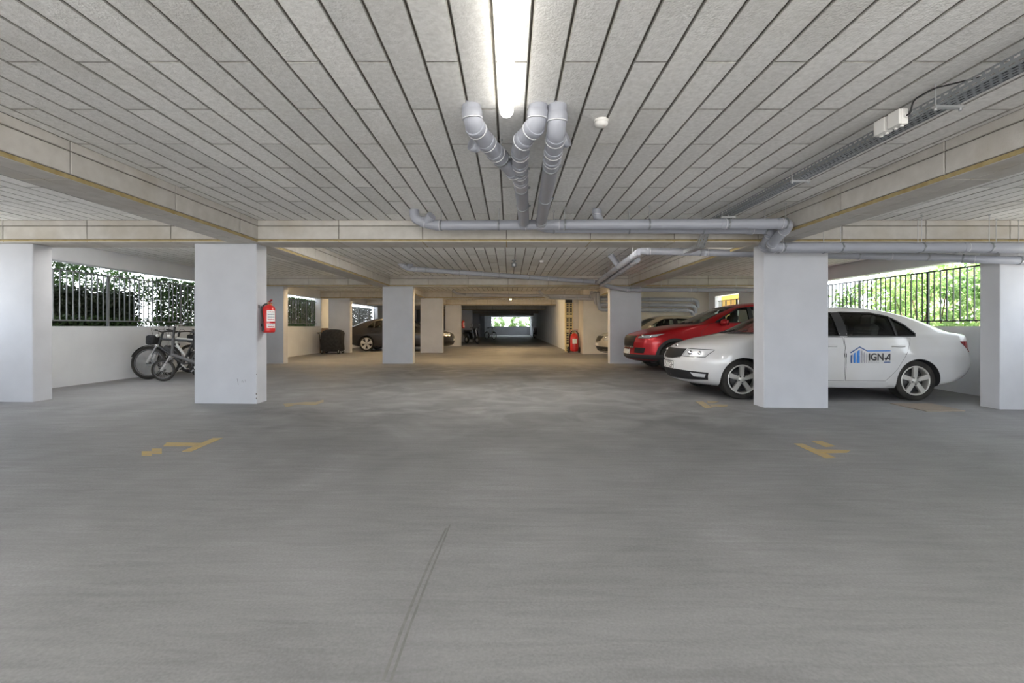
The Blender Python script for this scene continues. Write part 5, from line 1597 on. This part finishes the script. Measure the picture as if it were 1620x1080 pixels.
def shrub(label, c, rad, n, size, mt, stems=5, group=None, name='shrub', low=.15):
    c = Vector(c); t = thing(name, label, name, c, group=group)
    # leaf clusters in an ellipsoid, thinner inside
    k = max(8, n // 60)
    d = rng.normal(size=(k, 3)); d /= np.linalg.norm(d, axis=1)[:, None]
    r = rng.uniform(.35, 1.0, k) ** .6
    cl = d * r[:, None] * np.array(rad) + np.array(c) + np.array([0, 0, rad[2]])
    cl = cl[cl[:, 2] > c.z + low]
    w = rng.integers(0, len(cl), n)
    pts = cl[w] + rng.normal(size=(n, 3)) * np.array([.16, .16, .13])
    pts = pts[(pts[:, 0] > XR + .5) | (pts[:, 0] < XL - .5)] if abs(c.x) > 8 and abs(c.y - 20) < 25 else pts
    leaves('foliage', pts, size, mt, t)
    for i in range(stems):
        a = rng.uniform(0, 2 * PI)
        tip = c + Vector((math.cos(a) * rad[0] * .6, math.sin(a) * rad[1] * .6, rad[2] * rng.uniform(1.2, 1.8)))
        if tip.x > 0: tip.x = max(tip.x, XR + .6)
        else: tip.x = min(tip.x, XL - .6)
        mid = c.lerp(tip, .5) + Vector((rng.normal() * .08, rng.normal() * .08, .1))
        mb = MB(); mb.tube(smooth_path([c + Vector((0, 0, -.05)), mid, tip], .3, 4), [.022] * 1 + [.018] * 5 + [.008], 6) if False else mb.tube([c + Vector((0, 0, -.05)), mid, tip], [.025, .018, .007], 6)
        mb.build('stem', M['bark'], t)
    return t
# right: sunlit shrubs and small trees
for i, (x, y, rx, ry, rz, n, mt, lab) in enumerate((
        (9.75, 8.3, .85, .9, 1.25, 2600, 'leaf_bright', 'bright leafy shrub outside right beside the column edge'),
        (10.2, 9.7, 1.0, 1.0, 1.5, 2400, 'leaf_mid', 'mid green shrub outside right behind the boot of the white car'),
        (10.0, 11.3, .95, 1.0, 1.45, 2300, 'leaf_bright', 'light green shrub outside right over the rear window of the white car'),
        (10.4, 12.9, 1.1, 1.0, 1.4, 2000, 'leaf_mid', 'mid green shrub outside right above the roof of the white car'),
        (12.5, 9.5, 1.5, 1.5, 2.2, 2600, 'leaf_bright', 'taller light green shrub farther outside on the right'),
        (13.0, 13.5, 1.6, 1.6, 2.0, 2000, 'leaf_bright', 'broad pale shrub farther outside to the right'),
        (15.5, 11.5, 2.0, 2.0, 2.6, 2600, 'leaf_mid', 'deep green tree standing well outside on the right'),
        (15.0, 16.0, 1.6, 1.6, 2.0, 1500, 'leaf_bright', 'sparse light tree far outside on the right'))):
    shrub(lab, (x, y, -.05), (rx, ry, rz), n, .075 if x < 12 else .10, M[mt], group=None)
# left: dense dark hedge block, and a loose screen of ivy on the fence
def hedge(label, lo, hi, n, size, mt, core=True, name='hedge'):
    lo, hi = np.array(lo), np.array(hi); t = thing(name, label, 'hedge', tuple((lo[:2] + hi[:2]) / 2) + (float(lo[2]),))
    p = rng.uniform(0, 1, (n, 3))
    # more leaves near the faces
    p[:, 0] = np.where(rng.uniform(0, 1, n) < .7, 1 - rng.uniform(0, .25, n), p[:, 0])
    leaves('foliage', lo + p * (hi - lo), size, mt, t)
    if core:
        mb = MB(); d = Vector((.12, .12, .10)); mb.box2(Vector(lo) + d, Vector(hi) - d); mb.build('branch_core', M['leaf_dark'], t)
    k = int((hi[1] - lo[1]) / 1.0) + 1
    for i in range(k):
        y = lo[1] + .3 + i * (hi[1] - lo[1] - .6) / max(1, k - 1)
        mb = MB(); mb.tube([((lo[0] + hi[0]) / 2, y, -.05), ((lo[0] + hi[0]) / 2 + .05, y + .05, hi[2] * .8)], [.025, .01], 6); mb.build('stem', M['bark'], t)
    return t
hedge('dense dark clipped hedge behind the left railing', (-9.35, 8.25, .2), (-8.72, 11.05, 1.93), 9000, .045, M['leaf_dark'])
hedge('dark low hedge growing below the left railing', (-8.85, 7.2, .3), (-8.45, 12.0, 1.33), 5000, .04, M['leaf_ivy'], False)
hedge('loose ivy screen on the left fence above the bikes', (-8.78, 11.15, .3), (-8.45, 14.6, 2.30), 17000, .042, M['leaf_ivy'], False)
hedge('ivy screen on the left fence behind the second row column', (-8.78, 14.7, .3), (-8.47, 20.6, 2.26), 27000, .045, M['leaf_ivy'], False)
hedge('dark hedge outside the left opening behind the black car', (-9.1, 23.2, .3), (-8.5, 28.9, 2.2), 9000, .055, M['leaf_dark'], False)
shrub('sprawling leafy creeper over the top of the left railing', (-9.0, 9.6, .9), (.45, 2.4, .78), 3600, .05, M['leaf_ivy'], 3, low=.95, name='creeper')
# at the far end
for i, (x, rx, n) in enumerate(((-1.6, 1.2, 1500), (.9, 1.4, 2000), (3.2, 1.3, 1500))):
    shrub(['left shrub in the garden beyond the far opening', 'middle shrub in the garden beyond the far opening', 'right shrub in the garden beyond the far opening'][i], (x, 63.5 + i, -.05), (rx, 1.0, 1.3), n, .12, M['leaf_bright'])
# yellow house outside the right gate
M['yellow_wall'] = noisy('yellow_render', (.66, .38, .07), (.74, .45, .10), 3, .85, .1, coords='World')
t = thing('house', 'yellow rendered house outside the small barred opening', 'house', (13.5, 27, 0))
mb = MB(); mb.box2((12.0, 22.6, -.05), (15, 31, 5.5)); mb.build('house_wall', M['yellow_wall'], t)
mb = MB(); mb.prism([(22.2, 5.5), (31.4, 5.5), (26.8, 7.2)], lambda u, v, d: (d, u, v), 11.6, 15.4); mb.build('house_roof', noisy('roof_tiles', (.30, .12, .07), (.38, .17, .10), 9, .9, .4), t)
for y in (23.2, 28.5):
    mb = MB(); mb.box2((11.97, y, 1.1), (12.02, y + 1.2, 2.5)); w = mb.build('window', M['white_plastic'], t)
    mb = MB(); mb.box2((11.955, y + .08, 1.18), (11.98, y + 1.12, 2.42)); mb.build('pane', M['glass'], w)
# boundary wall across the lane, seen pale through the leaves
t = thing('garden_wall', 'pale rendered garden wall across the lane on the right', 'wall', (19, 10, 0)); t['kind'] = 'thing'
mb = MB(); mb.box2((19, -4, -.05), (19.25, 19.0, 1.3)); mb.build('wall_body', M['beige'], t)
mb = MB(); mb.box2((18.93, -4, 1.3), (19.32, 19.0, 1.38), .01); mb.build('coping', M['column'], t)

# ------------------------------------------------------------------ dim scooters and a bike in the far aisle
def scooter(label, loc, rotz, body):
    t = thing('motor_scooter', label, 'scooter', loc, rotz, group='scooters in the far aisle')
    B = lambda mb, n, m, p=t: mb.build(n, m, p, True)
    for nm, x in (('rear_wheel', 0), ('front_wheel', 1.25)):
        mb = MB(); mb.lathe([(.13, -.05), (.22, -.055), (.25, -.03), (.25, .03), (.22, .055), (.13, .05)], (x, 0, .25), 'Y', 24); w = B(mb, nm, M['rubber'])
        mb = MB(); mb.lathe([(.02, -.052), (.13, -.052), (.13, .052), (.02, .052)], (x, 0, .25), 'Y', 20); B(mb, 'rim', M['alloy'], w)
    mb = MB(); mb.smooth = True
    secs = [(-.35, .62, .74, .10), (-.15, .40, .80, .17), (.15, .34, .80, .18), (.42, .30, .74, .16), (.5, .26, .40, .17), (.85, .24, .36, .17), (.92, .26, .5, .16)]
    vs = []
    for x, z0, z1, w in secs:
        for k in range(10):
            a = 2 * PI * k / 10; vs.append((x, w * math.cos(a), (z0 + z1) / 2 + (z1 - z0) / 2 * math.sin(a)))
    mb.add(vs, [(10 * j + k, 10 * j + (k + 1) % 10, 10 * j + 10 + (k + 1) % 10, 10 * j + 10 + k) for j in range(6) for k in range(10)] + [tuple(range(10)), tuple(range(60, 70))]); B(mb, 'body', body)
    mb = MB(); mb.box((.1, 0, .83), (.75, .28, .10), None, .04); B(mb, 'saddle', M['black'])
    mb = MB(); mb.box((1.0, 0, .66), (.10, .40, .62), Matrix.Rotation(-.3, 3, 'Y'), .045); B(mb, 'leg_shield', body)
    mb = MB(); mb.tube([(1.25, 0, .25), (1.02, 0, .98)], .03, 10); B(mb, 'fork', M['bike_silver'])
    mb = MB(); mb.tube(smooth_path([(.9, -.34, 1.04), (1.0, -.1, 1.0), (1.0, .1, 1.0), (.9, .34, 1.04)], .08), .016, 8); h = B(mb, 'handlebar', M['black'])
    for sy in (-1, 1):
        mb = MB(); mb.tube([(.97, sy * .2, 1.02), (.99, sy * .3, 1.2)], .006, 6); mb.ball((.99, sy * .31, 1.23), .055, 10, 6, (.3, 1.2, .8)); B(mb, 'rear_view_mirror', M['chrome'], h)
    mb = MB(); mb.ball((1.08, 0, .95), .085, 12, 8, (.7, 1.2, .9)); B(mb, 'headlight', M['reflector'])
    return t
M['scooter_blue'] = mat('blue_white_body', (.25, .32, .48), .35, coat=.5)
scooter('black motor scooter standing at the far end by the right wall', (X(853, 46), 46.5, 0), -2.0, M['car_black'])
scooter('blue and white motor scooter by the right wall of the far aisle', (X(868, 38), 38.5, 0), -1.8, M['scooter_blue'])
scooter('dark motor scooter beside the small extinguisher in the left of the far aisle', (X(738, 30.5), 30.8, 0), -.9, M['car_black'])
bicycle('pale bicycle by the left columns of the far aisle', (X(770, 40.5), 40.8, 0), -.9, 0, .34, 1.06, .024, M['bike_white'], M['bike_white'])
